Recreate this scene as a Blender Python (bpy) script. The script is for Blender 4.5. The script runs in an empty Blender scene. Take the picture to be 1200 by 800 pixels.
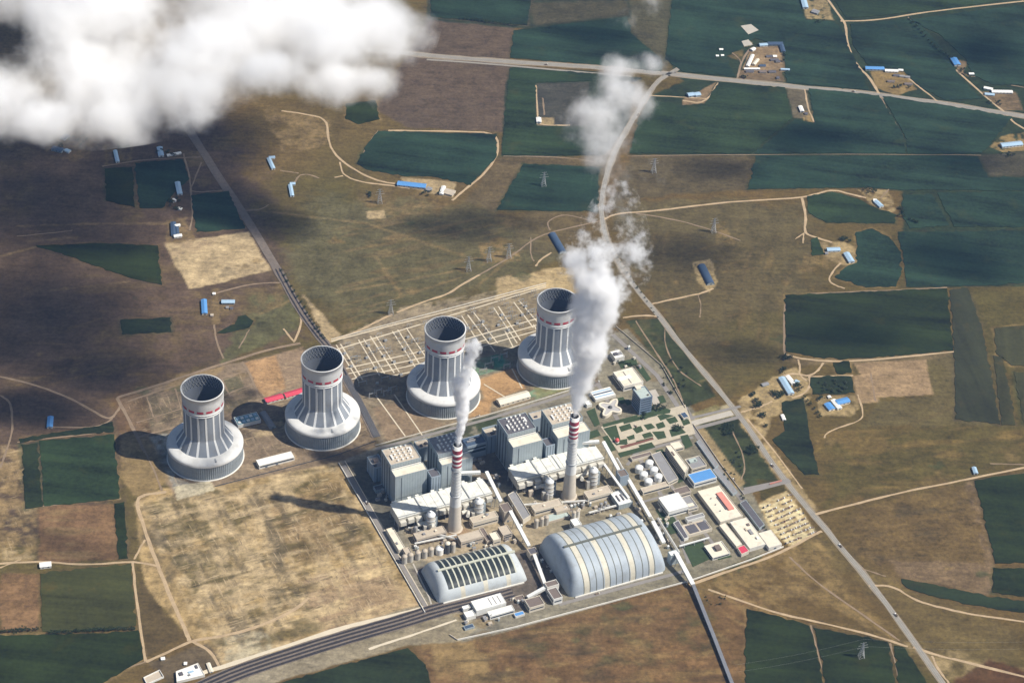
import bpy, math, random
import numpy as np
random.seed(7); RNG = np.random.default_rng(7)
R_ = math.radians
scn = bpy.context.scene
COL = scn.collection

# ---------------------------------------------------------------- camera
CAM_H, DEP, ROLL, FPX = 3100.0, R_(38), R_(-3), 2800.0
_F = np.array([0, math.cos(DEP), -math.sin(DEP)])
_R0 = np.array([1.0, 0, 0]); _D0 = np.array([0, -math.sin(DEP), -math.cos(DEP)])
_R = _R0*math.cos(ROLL) + _D0*math.sin(ROLL)
_D = _D0*math.cos(ROLL) - _R0*math.sin(ROLL)
cam_d = bpy.data.cameras.new("camera"); cam = bpy.data.objects.new("camera", cam_d); COL.objects.link(cam)
from mathutils import Matrix, Vector
_u = -_D; _b = -_F
cam.matrix_world = Matrix(((_R[0], _u[0], _b[0], 0), (_R[1], _u[1], _b[1], 0), (_R[2], _u[2], _b[2], CAM_H), (0, 0, 0, 1)))
cam_d.sensor_width = 36; cam_d.sensor_fit = 'HORIZONTAL'; cam_d.lens = 36*FPX/1200
cam_d.clip_start = 10; cam_d.clip_end = 200000
scn.camera = cam

# ---------------------------------------------------------------- light, sky, exposure
SUN_EL, SUN_AZ = R_(50), R_(-9.5)                      # azimuth counted from +X
SUN_DIR = Vector((math.cos(SUN_EL)*math.cos(SUN_AZ), math.cos(SUN_EL)*math.sin(SUN_AZ), math.sin(SUN_EL)))
w = bpy.data.worlds.new("World"); scn.world = w; w.use_nodes = True
nt = w.node_tree; nt.nodes.clear()
sky = nt.nodes.new("ShaderNodeTexSky"); sky.sky_type = 'NISHITA'; sky.sun_disc = False
sky.sun_elevation = SUN_EL; sky.sun_rotation = math.pi/2 - SUN_AZ
bg = nt.nodes.new("ShaderNodeBackground"); bg.inputs[1].default_value = 0.05
wo = nt.nodes.new("ShaderNodeOutputWorld")
nt.links.new(sky.outputs[0], bg.inputs[0]); nt.links.new(bg.outputs[0], wo.inputs[0])
sd = bpy.data.lights.new("sun", 'SUN'); sd.energy = 4.8; sd.angle = R_(0.5); sd.color = (1.0, 0.95, 0.87)
so = bpy.data.objects.new("sun", sd); COL.objects.link(so); so.location = (0, 0, 4000)
so.rotation_euler = (-SUN_DIR).to_track_quat('-Z', 'Y').to_euler()
scn.view_settings.view_transform = 'Standard'; scn.view_settings.look = 'None'
scn.view_settings.exposure = 0.45; scn.view_settings.gamma = 1; scn.view_settings.use_curve_mapping = False
cy = scn.cycles
cy.use_denoising = True; cy.max_bounces = 26; cy.diffuse_bounces = 3; cy.glossy_bounces = 2
cy.volume_bounces = 24; cy.transparent_max_bounces = 8; cy.transmission_bounces = 2
cy.volume_step_rate = 1.0; cy.volume_max_steps = 256

# ---------------------------------------------------------------- survey: photo point -> place on the ground (or at height z)
def g(px, py, z=0.0):
    v = _F + _R*((px-600)/FPX) + _D*((py-400)/FPX)
    t = (z-CAM_H)/v[2]
    return np.array([v[0]*t, v[1]*t])
def g3(px, py, z=0.0):
    a = g(px, py, z); return Vector((a[0], a[1], z))
PA = R_(26)                                            # heading of the plant grid
UX = np.array([math.cos(PA), math.sin(PA)]); UY = np.array([-math.sin(PA), math.cos(PA)])

# ---------------------------------------------------------------- materials
MATS = {}
def _nodes(name):
    m = bpy.data.materials.new(name); m.use_nodes = True
    n = m.node_tree.nodes; n.clear()
    out = n.new("ShaderNodeOutputMaterial"); return m, m.node_tree, n, out
def mat(name, col, rough=0.8, var=0.18, scale=0.08, metallic=0.0, wave=None, coords='Object', stain=0.0):
    """a weathered surface: base colour, cloudy wear at two sizes, optional sheet or plank lines (period in metres, axis, depth)"""
    if name in MATS: return MATS[name]
    m, t, n, out = _nodes(name)
    p = n.new("ShaderNodeBsdfPrincipled"); p.inputs['Roughness'].default_value = rough; p.inputs['Metallic'].default_value = metallic
    if 'Specular IOR Level' in p.inputs: p.inputs['Specular IOR Level'].default_value = 0.3
    tc = n.new("ShaderNodeTexCoord")
    src = tc.outputs['Object']
    if coords == 'World':
        src = n.new("ShaderNodeNewGeometry").outputs['Position']
    def noise(s, d=4):
        x = n.new("ShaderNodeTexNoise"); x.inputs['Scale'].default_value = s; x.inputs['Detail'].default_value = d; x.inputs['Roughness'].default_value = 0.6
        t.links.new(src, x.inputs['Vector']); return x.outputs[0]
    def math_(op, a, b):
        x = n.new("ShaderNodeMath"); x.operation = op
        for i, v in enumerate((a, b)):
            if isinstance(v, (int, float)): x.inputs[i].default_value = v
            else: t.links.new(v, x.inputs[i])
        return x.outputs[0]
    a = math_('ADD', math_('MULTIPLY', math_('SUBTRACT', noise(scale), 0.5), 2.6*var), math_('MULTIPLY', math_('SUBTRACT', noise(scale*6, 3), 0.5), 1.6*var))
    f = math_('ADD', a, 1.0)
    if wave:
        per, ax, depth = wave
        wv = n.new("ShaderNodeTexWave"); wv.wave_type = 'BANDS'; wv.bands_direction = ax; wv.inputs['Scale'].default_value = 0.314/per*1.0
        wv.inputs['Distortion'].default_value = 0.3
        t.links.new(src, wv.inputs['Vector'])
        f = math_('ADD', f, math_('MULTIPLY', math_('SUBTRACT', wv.outputs[1] if len(wv.outputs) > 1 else wv.outputs[0], 0.5), depth))
    mx = n.new("ShaderNodeVectorMath"); mx.operation = 'SCALE'; mx.inputs[0].default_value = col[:3]
    t.links.new(f, mx.inputs['Scale'])
    c = mx.outputs[0]
    if stain:
        r = n.new("ShaderNodeMapRange"); r.inputs[1].default_value = 0.52; r.inputs[2].default_value = 0.72
        t.links.new(noise(scale*1.7, 6), r.inputs[0])
        mm = n.new("ShaderNodeMix"); mm.data_type = 'RGBA'; mm.inputs['B'].default_value = (0.16, 0.13, 0.10, 1)
        t.links.new(math_('MULTIPLY', r.outputs[0], stain), mm.inputs['Factor']); t.links.new(c, mm.inputs['A']); c = mm.outputs['Result']
    t.links.new(c, p.inputs['Base Color']); t.links.new(p.outputs[0], out.inputs[0])
    MATS[name] = m; return m

# ---------------------------------------------------------------- mesh builder
class MB:
    def __init__(s): s.v = []; s.f = []; s.m = []; s.sm = []
    def add(s, v, f, mi=0, smooth=False):
        o = len(s.v); s.v += [tuple(map(float, p)) for p in v]
        for q in f: s.f.append(tuple(i+o for i in q)); s.m.append(mi); s.sm.append(smooth)
        return s
    def box(s, cx, cy, z0, sx, sy, sz, rot=0.0, mi=0):
        c, sn = math.cos(rot), math.sin(rot); vs = []
        for z in (z0, z0+sz):
            for (a, b) in ((-1, -1), (1, -1), (1, 1), (-1, 1)):
                x, y = a*sx/2, b*sy/2; vs.append((cx+x*c-y*sn, cy+x*sn+y*c, z))
        return s.add(vs, [(3, 2, 1, 0), (4, 5, 6, 7), (0, 1, 5, 4), (1, 2, 6, 5), (2, 3, 7, 6), (3, 0, 4, 7)], mi)
    def prism(s, pts, z0, z1, mi=0, mside=None):
        n = len(pts); area = sum(pts[i][0]*pts[(i+1) % n][1]-pts[(i+1) % n][0]*pts[i][1] for i in range(n))
        if area < 0: pts = pts[::-1]
        vs = [(p[0], p[1], z0) for p in pts]+[(p[0], p[1], z1) for p in pts]
        s.add(vs, [tuple(range(n-1, -1, -1)), tuple(range(n, 2*n))], mi)
        return s.add(vs, [(i, (i+1) % n, n+(i+1) % n, n+i) for i in range(n)], mi if mside is None else mside)
    def lathe(s, prof, n=32, cx=0, cy=0, mi=0, cap=True, smooth=True, rfun=None):
        vs = []; fs = []
        for (r, z) in prof:
            for k in range(n):
                a = 2*math.pi*k/n; rr = r if rfun is None else rfun(r, k)
                vs.append((cx+rr*math.cos(a), cy+rr*math.sin(a), z))
        for i in range(len(prof)-1):
            for k in range(n): fs.append((i*n+k, i*n+(k+1) % n, (i+1)*n+(k+1) % n, (i+1)*n+k))
        s.add(vs, fs, mi, smooth)
        if cap:
            m = len(prof)-1
            s.add(vs[m*n:(m+1)*n], [tuple(range(n))], mi)
        return s
    def cyl(s, cx, cy, z0, z1, r, n=18, mi=0, r1=None): return s.lathe([(r, z0), (r if r1 is None else r1, z1)], n, cx, cy, mi)
    def beam(s, p, q, w, h=None, mi=0):
        p = Vector(p); q = Vector(q); h = w if h is None else h
        d = (q-p).normalized(); up = Vector((0, 0, 1)) if abs(d.z) < 0.99 else Vector((1, 0, 0))
        a = d.cross(up).normalized()*(w/2); b = a.cross(d).normalized()*(h/2); vs = []
        for e in (p, q):
            for (i, j) in ((-1, -1), (1, -1), (1, 1), (-1, 1)): vs.append(tuple(e+a*i+b*j))
        return s.add(vs, [(0, 1, 2, 3), (7, 6, 5, 4), (0, 4, 5, 1), (1, 5, 6, 2), (2, 6, 7, 3), (3, 7, 4, 0)], mi)
    def tube(s, p, q, r, n=12, mi=0):
        p = Vector(p); q = Vector(q); d = (q-p).normalized(); up = Vector((0, 0, 1)) if abs(d.z) < 0.9 else Vector((1, 0, 0))
        a = d.cross(up).normalized(); b = a.cross(d).normalized(); vs = []
        for e in (p, q):
            for k in range(n): t = 2*math.pi*k/n; vs.append(tuple(e+a*(r*math.cos(t))+b*(r*math.sin(t))))
        s.add(vs, [(k, n+k, n+(k+1) % n, (k+1) % n) for k in range(n)], mi, True)
        return s.add(vs, [tuple(range(n)), tuple(range(2*n-1, n-1, -1))], mi)
    def build(s, name, mats, parent=None):
        me = bpy.data.meshes.new(name); me.from_pydata(s.v, [], s.f)
        if not isinstance(mats, (list, tuple)): mats = [mats]
        for m in mats: me.materials.append(m)
        me.polygons.foreach_set('material_index', s.m); me.polygons.foreach_set('use_smooth', s.sm)
        me.update()
        o = bpy.data.objects.new(name, me); COL.objects.link(o)
        if parent is not None: o.parent = parent
        return o
def tag(o, label=None, cat=None, group=None, kind=None):
    if label: o['label'] = label
    if cat: o['category'] = cat
    if group: o['group'] = group
    if kind: o['kind'] = kind
    return o
def thing(name, label, cat, loc, rz=0.0, group=None):
    o = bpy.data.objects.new(name, None); COL.objects.link(o); o.empty_display_size = 5
    o.location = (loc[0], loc[1], loc[2] if len(loc) > 2 else 0.0); o.rotation_euler = (0, 0, rz)
    return tag(o, label, cat, group)
def dup(root, loc, rz=0.0, label=None, group=None, scale=None):
    r = root.copy(); COL.objects.link(r); r.location = (loc[0], loc[1], loc[2] if len(loc) > 2 else 0.0); r.rotation_euler = (0, 0, rz)
    if label: r['label'] = label
    if group: r['group'] = group
    if scale is not None: r.scale = scale
    for ch in root.children:
        c = ch.copy(); COL.objects.link(c); c.parent = r
        for gch in ch.children:
            d = gch.copy(); COL.objects.link(d); d.parent = c
    return r
def to_local(pt, loc, rz):
    dx, dy = pt[0]-loc[0], pt[1]-loc[1]; c, s = math.cos(rz), math.sin(rz)
    return (dx*c+dy*s, -dx*s+dy*c)
def struct(o): o['kind'] = 'structure'; return o

# ---------------------------------------------------------------- cheap lattice noise for the ground survey
def vnoise(x, y, s, seed=0):
    x = x/s+1000.0; y = y/s+1000.0
    xi = np.floor(x).astype(np.int64); yi = np.floor(y).astype(np.int64); xf = x-xi; yf = y-yi
    xf = xf*xf*(3-2*xf); yf = yf*yf*(3-2*yf)
    def h(i, j):
        k = (i*374761393+j*668265263+seed*974711) & 0x7fffffff
        k = ((k ^ (k >> 13))*1274126177) & 0x7fffffff
        return ((k ^ (k >> 16)) & 0xffff)/65535.0
    return (h(xi, yi)*(1-xf)+h(xi+1, yi)*xf)*(1-yf)+(h(xi, yi+1)*(1-xf)+h(xi+1, yi+1)*xf)*yf
def fbm(x, y, s, seed=0, o=4):
    a = 0; w = 0; k = 1.0
    for i in range(o): a = a+k*vnoise(x, y, s/2**i, seed+i*17); w += k; k *= 0.55
    return a/w
# ================================================================ GROUND SHEET (surface cover surveyed as colour: soil, dry grass, stubble)
def _axis(lo, hi, step, far):
    core = np.arange(lo, hi+step, step); out = []; d = step*2; e = core[-1]
    while e < far: e += d; out.append(e); d *= 1.5
    inn = []; d = step*2; e = core[0]
    while e > -far: e -= d; inn.append(e); d *= 1.5
    return np.concatenate([np.array(inn[::-1]), core, np.array(out)])
GX = _axis(-1520, 1460, 3.6, 60000); GY = _axis(2780, 5750, 3.9, 60000)
XX, YY = np.meshgrid(GX, GY)
NY, NX = XX.shape
DRY = np.array([.150, .098, .042]); OLIVE = np.array([.102, .083, .031]); TAN = np.array([.355, .245, .125]); SAND = np.array([.50, .375, .235])
REDB = np.array([.180, .105, .058]); PURP = np.array([.105, .070, .055]); MUD = np.array([.085, .070, .050])
SOILP = np.array([.36, .25, .175]); ORNG = np.array([.47, .285, .155]); PALE = np.array([.58, .50, .38]); SCRUB = np.array([.045, .058, .030]); TEAL = np.array([.17, .27, .20])
GREY = np.array([.25, .225, .20])
n1 = fbm(XX, YY, 420, 1); n2 = fbm(XX, YY, 90, 5); n3 = fbm(XX, YY, 22, 9)
t = np.clip((n1-0.35)*2.4, 0, 1)[..., None]
PAINT = DRY*(1-t)+OLIVE*t
PAINT = PAINT*(0.72+0.40*n2+0.22*n3)[..., None]
def _poly_sd(P, x, y):
    """signed distance to polygon, inside positive"""
    n = len(P); ins = np.zeros(x.shape, bool); dmin = np.full(x.shape, 1e18)
    for i in range(n):
        ax, ay = P[i]; bx, by = P[(i+1) % n]
        ex, ey = bx-ax, by-ay; L = ex*ex+ey*ey+1e-9
        tt = np.clip(((x-ax)*ex+(y-ay)*ey)/L, 0, 1)
        dmin = np.minimum(dmin, (x-ax-tt*ex)**2+(y-ay-tt*ey)**2)
        c = ((ay > y) != (by > y)) & (x < (bx-ax)*(y-ay)/((by-ay) if by != ay else 1e-9)+ax)
        ins ^= c
    d = np.sqrt(dmin); return np.where(ins, d, -d)
def _box(P, m):
    x0, x1 = P[:, 0].min()-m, P[:, 0].max()+m; y0, y1 = P[:, 1].min()-m, P[:, 1].max()+m
    i0, i1 = np.searchsorted(GX, [x0, x1]); j0, j1 = np.searchsorted(GY, [y0, y1])
    return slice(max(j0-1, 0), j1+1), slice(max(i0-1, 0), i1+1)
def _blend(sl, a, col, mott, seed):
    x = XX[sl]; y = YY[sl]
    v = 1+mott*(1.6*(fbm(x, y, 26, seed+3, 3)-.5)+1.1*(fbm(x, y, 8, seed+4, 2)-.5))
    PAINT[sl] = PAINT[sl]*(1-a[..., None])+(np.array(col)*v[..., None])*a[..., None]
_seed = [100]
def area(px, col, edge=6, rag=10, op=1.0, mott=0.35, patch=0.0, psize=40):
    """a patch of bare soil, stubble or scrub; rag = how far its edge wanders, patch = share of it that is broken up"""
    P = np.array([g(*p) for p in px]); m = edge+rag*2+10; sl = _box(P, m); x = XX[sl]; y = YY[sl]; _seed[0] += 11; s = _seed[0]
    d = _poly_sd(P, x, y)+(fbm(x, y, 45, s, 3)-.5)*2*rag+(fbm(x, y, 13, s+1, 2)-.5)*rag
    a = np.clip(d/edge+.5, 0, 1); a = a*a*(3-2*a)*op
    if patch: a = a*np.clip((fbm(x, y, psize, s+7, 4)-patch)*5+.5, 0, 1)
    _blend(sl, a, col, mott, s)
def trail(px, w, col, op=0.8, edge=3.0, mott=0.25, wob=2.0):
    P = np.array([g(*p) for p in px]); sl = _box(P, w+20); x = XX[sl]; y = YY[sl]; _seed[0] += 11; s = _seed[0]
    dm = np.full(x.shape, 1e18)
    for i in range(len(P)-1):
        ax, ay = P[i]; ex, ey = P[i+1]-P[i]; L = ex*ex+ey*ey+1e-9
        tt = np.clip(((x-ax)*ex+(y-ay)*ey)/L, 0, 1); dm = np.minimum(dm, (x-ax-tt*ex)**2+(y-ay-tt*ey)**2)
    d = w/2-np.sqrt(dm)+(fbm(x, y, 20, s, 2)-.5)*2*wob
    a = np.clip(d/edge+.5, 0, 1)*op; _blend(sl, a, col, mott, s)

FIELDS = [
 ([(443, 154), (582, 157), (582, 184), (552, 217), (506, 207), (470, 206), (430, 199), (418, 192), (428, 172)], 'b'),
 ([(598, 80), (690, 86), (752, 92), (745, 96), (688, 95), (628, 97), (627, 136), (630, 148), (706, 149), (700, 182), (588, 182), (592, 130)], 'm'),
 ([(614, 192), (702, 196), (700, 248), (640, 247), (582, 246)], 'b'),
 ([(762, 117), (800, 124), (826, 122), (842, 97), (920, 103), (928, 138), (880, 180), (738, 180), (748, 140)], 'm'),
 ([(948, 104), (1030, 112), (1058, 158), (1062, 180), (884, 180), (932, 140), (955, 145)], 'b'),
 ([(1034, 113), (1110, 124), (1186, 137), (1168, 160), (1150, 180), (1064, 180), (1060, 158)], 'b'),
 ([(886, 183), (1145, 183), (1158, 208), (1200, 208), (1230, 208), (1230, 224), (1050, 222), (1005, 220), (876, 222)], 'b'),
 ([(505, -20), (632, -20), (622, 2), (618, 30), (505, 20)], 'b'),
 ([(602, 36), (735, 20), (740, 40), (775, 70), (775, 84), (700, 76), (598, 68)], 'b'),
 ([(790, -20), (940, -20), (938, 6), (944, 24), (978, 26), (990, 40), (993, 54), (1010, 84), (1018, 106), (922, 97), (918, 55), (885, 45), (868, 58), (850, 66), (862, 90), (800, 84), (780, 70)], 'b'),
 ([(965, -20), (1230, -20), (1230, -4), (1180, 0), (1080, 14), (992, 22)], 'm'),
 ([(996, 29), (1060, 23), (1078, 28), (1115, 70), (1122, 88), (1150, 116), (1108, 118), (1078, 102), (1060, 84), (1020, 80), (1000, 54)], 'b'),
 ([(1064, 24), (1120, 16), (1230, 2), (1230, 100), (1195, 100), (1165, 100), (1140, 88), (1132, 70), (1100, 40)], 'b'),
 ([(946, 230), (975, 225), (1005, 233), (1022, 242), (1050, 252), (1048, 262), (968, 261), (948, 250)], 'm'),
 ([(1003, 272), (1022, 268), (1042, 278), (1056, 296), (1056, 318), (1050, 336), (1015, 337), (978, 325), (990, 314), (1004, 308)], 'b'),
 ([(1052, 272), (1230, 270), (1230, 330), (1150, 335), (1062, 336), (1058, 300)], 'b'),
 ([(1058, 228), (1092, 228), (1112, 264), (1066, 268), (1056, 250)], 'b'),
 ([(1098, 226), (1230, 224), (1230, 266), (1118, 266)], 'b'),
 ([(920, 346), (1110, 338), (1117, 411), (1060, 416), (990, 421), (960, 419), (921, 412)], 'd'),
 ([(1113, 340), (1134, 338), (1150, 380), (1172, 497), (1120, 491), (1118, 412)], 's'),
 ([(916, 472), (942, 466), (947, 500), (960, 556), (943, 556), (922, 535), (905, 515), (920, 505)], 'k'),
 ([(950, 442), (997, 441), (1002, 460), (985, 462), (952, 462)], 'k'),
 ([(976, 425), (995, 423), (998, 437), (981, 438)], 'd'),
 ([(1142, 563), (1230, 549), (1230, 658), (1166, 660), (1152, 600)], 'd'),
 ([(1164, 665), (1230, 668), (1230, 702), (1163, 694)], 'd'),
 ([(1056, 678), (1090, 684), (1163, 700), (1230, 707), (1230, 722), (1140, 709), (1078, 694), (1062, 688)], 'k'),
 ([(875, 713), (910, 721), (948, 733), (957, 760), (970, 830), (873, 830)], 'd'),
 ([(953, 735), (1040, 752), (1044, 770), (1052, 830), (974, 830), (962, 770)], 'd'),
 ([(1048, 756), (1060, 759), (1080, 790), (1098, 830), (1056, 830)], 'd'),
 ([(290, 818), (330, 800), (395, 781), (478, 759), (495, 775), (520, 830), (280, 830)], 'k'),
 ([(46, 516), (134, 509), (140, 584), (52, 593)], 'm'),
 ([(22, 514), (110, 500), (132, 494), (133, 506), (60, 512), (24, 519)], 'k'),
 ([(25, 521), (44, 519), (50, 593), (30, 596)], 'k'),
 ([(47, 672), (153, 660), (159, 733), (120, 738), (50, 740)], 'l'),
 ([(-30, 745), (50, 743), (120, 742), (162, 738), (168, 772), (120, 800), (90, 830), (-30, 830)], 'd'),
 ([(134, 590), (146, 588), (150, 654), (139, 655)], 'd'),
 ([(123, 198), (155, 196), (158, 243), (124, 235)], 'd'),
 ([(158, 191), (214, 187), (222, 210), (205, 225), (190, 244), (164, 244)], 'b'),
 ([(224, 229), (268, 224), (287, 268), (230, 272)], 'b'),
 ([(42, 288), (120, 285), (185, 288), (190, 334), (150, 325), (80, 300)], 'd'),
 ([(141, 375), (200, 372), (201, 389), (143, 392)], 'k'),
 ([(279, 371), (288, 369), (297, 376), (292, 384), (262, 391), (254, 390), (275, 380)], 'k'),
 ([(1165, 385), (1230, 378), (1230, 430), (1185, 428), (1168, 415)], 'o'),
 ([(1164, 417), (1176, 419), (1190, 498), (1174, 498)], 'o'),
 ([(1188, 436), (1230, 440), (1230, 500), (1200, 498)], 'o'),
 ([(951, 280), (958, 278), (966, 298), (952, 300)], 'm'),
 ([(405, 122), (440, 118), (445, 140), (420, 146), (405, 140)], 'd'),
 ([(136, 160), (150, 158), (152, 172), (138, 174)], 'd'),
]
# broad cover -----------------------------------------------------
area([(-60, 120), (250, 120), (330, 300), (345, 395), (140, 462), (130, 640), (-60, 640)], PURP, 90, 60, .85, .35)  # dark brown soil with the bluish cloud shade put into its colour
area([(-40, 520), (40, 520), (45, 655), (-40, 660)], TAN*.85, 12, 12, .7, .7, .42, 18)
area([(45, 592), (135, 590), (152, 655), (45, 660)], REDB*1.15, 8, 6, .9, .4)
area([(0, 672), (47, 672), (46, 738), (0, 742)], REDB*1.25, 6, 4, .9, .5)
area([(480, 720), (810, 682), (870, 830), (500, 830)], REDB, 40, 30, .85, .55)
area([(480, 745), (560, 738), (600, 800), (520, 820)], TAN*.8, 30, 30, .8, .6, .45, 30)
area([(620, 720), (800, 685), (810, 730), (700, 790)], np.array([.20, .125, .07]), 40, 30, .7, .5, .45, 50)
area([(560, 745), (830, 700), (850, 760), (600, 800)], SCRUB*1.3, 30, 30, .55, .5, .60, 40)
area([(800, 690), (915, 645), (960, 628), (1000, 700), (900, 712), (850, 705)], TAN*.72, 25, 25, .75, .6, .44, 35)
area([(835, 700), (870, 690), (905, 720), (870, 800), (840, 800)], REDB*.95, 20, 20, .7, .5)
area([(830, 650), (895, 640), (880, 665), (840, 690)], SCRUB*1.2, 12, 14, .8, .4, .5, 22)
area([(930, 610), (1060, 680), (1200, 740), (1200, 830), (1105, 800)], np.array([.155, .115, .055]), 50, 40, .7, .45)
area([(1020, 565), (1140, 563), (1160, 660), (1050, 680), (990, 640)], np.array([.165, .112, .055]), 30, 20, .7, .5)
area([(1040, 655), (1160, 660), (1162, 697), (1060, 680)], SOILP*.55, 8, 8, .85, .4)
area([(1128, 562), (1142, 562), (1166, 660), (1162, 690), (1150, 640)], SOILP*.7, 8, 8, .8, .5, .4, 18)
area([(1060, 752), (1130, 768), (1200, 785), (1200, 800), (1120, 790), (1060, 765)], SAND*.8, 22, 22, .75, .5, .42, 40)
area([(1120, 795), (1160, 772), (1210, 790), (1210, 830), (1110, 830)], np.array([.10, .045, .02]), 10, 10, .9, .3)
area([(1200, 470), (980, 520), (965, 595), (1200, 545)], OLIVE*1.05, 40, 30, .8, .35)
area([(1120, 440), (1172, 498), (1200, 500), (1200, 340), (1135, 340)], OLIVE*1.1, 20, 12, .8, .3)
area([(720, 240), (940, 235), (965, 300), (915, 430), (850, 460), (745, 330)], np.array([.118, .095, .052]), 50, 40, .8, .35)
area([(835, 380), (920, 360), (912, 440), (850, 465)], OLIVE*1.15, 50, 40, .6, .3)
area([(370, 230), (580, 240), (650, 300), (560, 345), (400, 380), (340, 320)], np.array([.12, .105, .058]), 60, 50, .8, .35)
area([(500, 22), (600, 32), (595, 155), (480, 150), (440, 130)], np.array([.115, .082, .066]), 8, 8, .9, .3)
area([(585, 184), (720, 182), (708, 212), (615, 192), (580, 250), (545, 235)], np.array([.135, .102, .062]), 10, 8, .8, .3)
area([(740, 184), (885, 182), (877, 222), (715, 235)], np.array([.115, .092, .060]), 14, 10, .85, .4)
area([(620, 0), (735, 0), (740, 15), (625, 32)], np.array([.115, .092, .066]), 12, 8, .7, .3)
area([(735, 0), (800, 0), (780, 80), (740, 70)], np.array([.085, .085, .066]), 12, 10, .7, .3)
area([(600, 78), (700, 84), (745, 100), (735, 150), (708, 182), (588, 184), (592, 100)], np.array([.027, .043, .028]), 6, 4, .95, .4)
area([(780, 70), (790, -20), (1240, -20), (1240, 335), (1062, 337), (1058, 225), (880, 182), (738, 182), (760, 115), (800, 95)], np.array([.027, .046, .028]), 8, 5, .95, .5)
area([(500, -20), (735, -20), (740, 22), (620, 34), (500, 24)], np.array([.030, .045, .032]), 8, 5, .9, .4)
area([(620, 4), (735, 0), (738, 18), (626, 30)], np.array([.085, .072, .048]), 12, 8, .8, .3)
area([(1150, 186), (1160, 210), (1240, 210), (1240, 176)], np.array([.07, .062, .042]), 14, 10, .8, .4)
# field between the towers and the rails ---------------------------
area([(158, 588), (190, 572), (395, 541), (497, 716), (258, 782), (170, 690)], np.array([.37, .26, .135]), 6, 4, .95, .6)
area([(158, 588), (395, 541), (497, 716), (258, 782)], SAND*1.05, 10, 8, .85, .6, .52, 26)
area([(165, 590), (390, 545), (440, 640), (230, 690)], OLIVE*.95, 12, 12, .75, .5, .58, 34)
area([(200, 620), (300, 640), (330, 740), (240, 760)], OLIVE*.9, 12, 12, .6, .5, .60, 26)
area([(352, 680), (440, 655), (497, 712), (380, 745)], SOILP*.95, 12, 8, .7, .3)
area([(400, 560), (440, 640), (350, 660), (300, 600)], np.array([.25, .165, .09]), 20, 12, .6, .5)
area([(262, 745), (310, 738), (322, 765), (262, 778)], PALE*.85, 5, 6, .85, .6, .40, 14)
area([(215, 640), (300, 625), (330, 700), (250, 735)], SAND*.8, 15, 14, .5, .7, .5, 16)
area([(165, 680), (215, 745), (170, 770), (160, 705)], np.array([.10, .07, .035]), 6, 4, .85, .35)
area([(160, 590), (175, 640), (200, 690), (215, 650), (190, 590)], MUD, 8, 10, .6, .5, .5, 25)
for a, b in [((300, 585), (318, 625)), ((305, 575), (360, 700)), ((230, 600), (290, 740)), ((260, 590), (330, 735)), ((210, 605), (262, 735)), ((345, 600), (400, 700))]:
    trail([a, b], 9, SAND*.8, .55, 5, .5, 5)
for a, b in [((175, 620), (400, 570)), ((190, 650), (430, 600)), ((215, 690), (460, 635)), ((230, 720), (470, 668))]:
    trail([a, b], 7, TAN*1.05, .5, 4, .5, 5)
def hatch(px, col, op, ang, lw, ll, thr, edge=10):
    """broken streaks of old foundations and ruts inside an outline"""
    P = np.array([g(*p) for p in px]); sl = _box(P, 20); x = XX[sl]; y = YY[sl]; _seed[0] += 11; s = _seed[0]
    c, sn = math.cos(ang), math.sin(ang); u = x*c+y*sn; v = -x*sn+y*c
    f = .62*fbm(u*lw/ll, v, lw*2.2, s, 3)+.38*fbm(x, y, 60, s+5, 3)
    a = np.clip((f-thr)*9, 0, 1)*np.clip(_poly_sd(P, x, y)/edge, 0, 1)*op; _blend(sl, a, col, .5, s)
TF = [(165, 592), (392, 546), (492, 712), (262, 770)]
hatch(TF, SAND*1.0, .85, PA, 7, 55, .50); hatch(TF, SAND*.95, .8, PA+math.pi/2, 7, 60, .52); hatch(TF, OLIVE*.75, .7, PA, 9, 50, .56); hatch(TF, MUD*.9, .6, PA+math.pi/2, 6, 45, .57)
hatch([(500, 730), (805, 690), (860, 800), (520, 800)], TAN*.75, .5, R_(15), 9, 60, .54); hatch([(500, 730), (805, 690), (860, 800), (520, 800)], MUD*.7, .6, R_(10), 8, 50, .56)
hatch([(830, 650), (960, 630), (1060, 760), (850, 740)], TAN*.95, .6, R_(-40), 8, 60, .55); hatch([(1000, 570), (1140, 565), (1160, 660), (1000, 660)], MUD*.8, .5, R_(20), 8, 40, .55)
hatch([(0, 520), (45, 520), (45, 655), (0, 660)], SAND*.9, .7, R_(20), 7, 30, .52); hatch([(48, 595), (135, 592), (150, 655), (48, 658)], TAN*.8, .5, R_(5), 6, 60, .54)
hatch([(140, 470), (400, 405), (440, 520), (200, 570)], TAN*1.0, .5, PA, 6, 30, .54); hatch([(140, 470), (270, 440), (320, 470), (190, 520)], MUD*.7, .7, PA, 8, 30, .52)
hatch([(380, 260), (640, 250), (600, 330), (400, 390)], TAN*.6, .5, R_(25), 7, 90, .56); hatch([(740, 250), (950, 250), (910, 440), (850, 460)], TAN*.55, .4, R_(80), 8, 60, .57)
hatch([(950, 500), (1200, 480), (1200, 545), (960, 595)], DRY*1.7, .45, R_(8), 8, 70, .56); hatch([(40, 260), (340, 340), (250, 420), (0, 460)], TAN*.45, .5, R_(8), 8, 80, .56)
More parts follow.
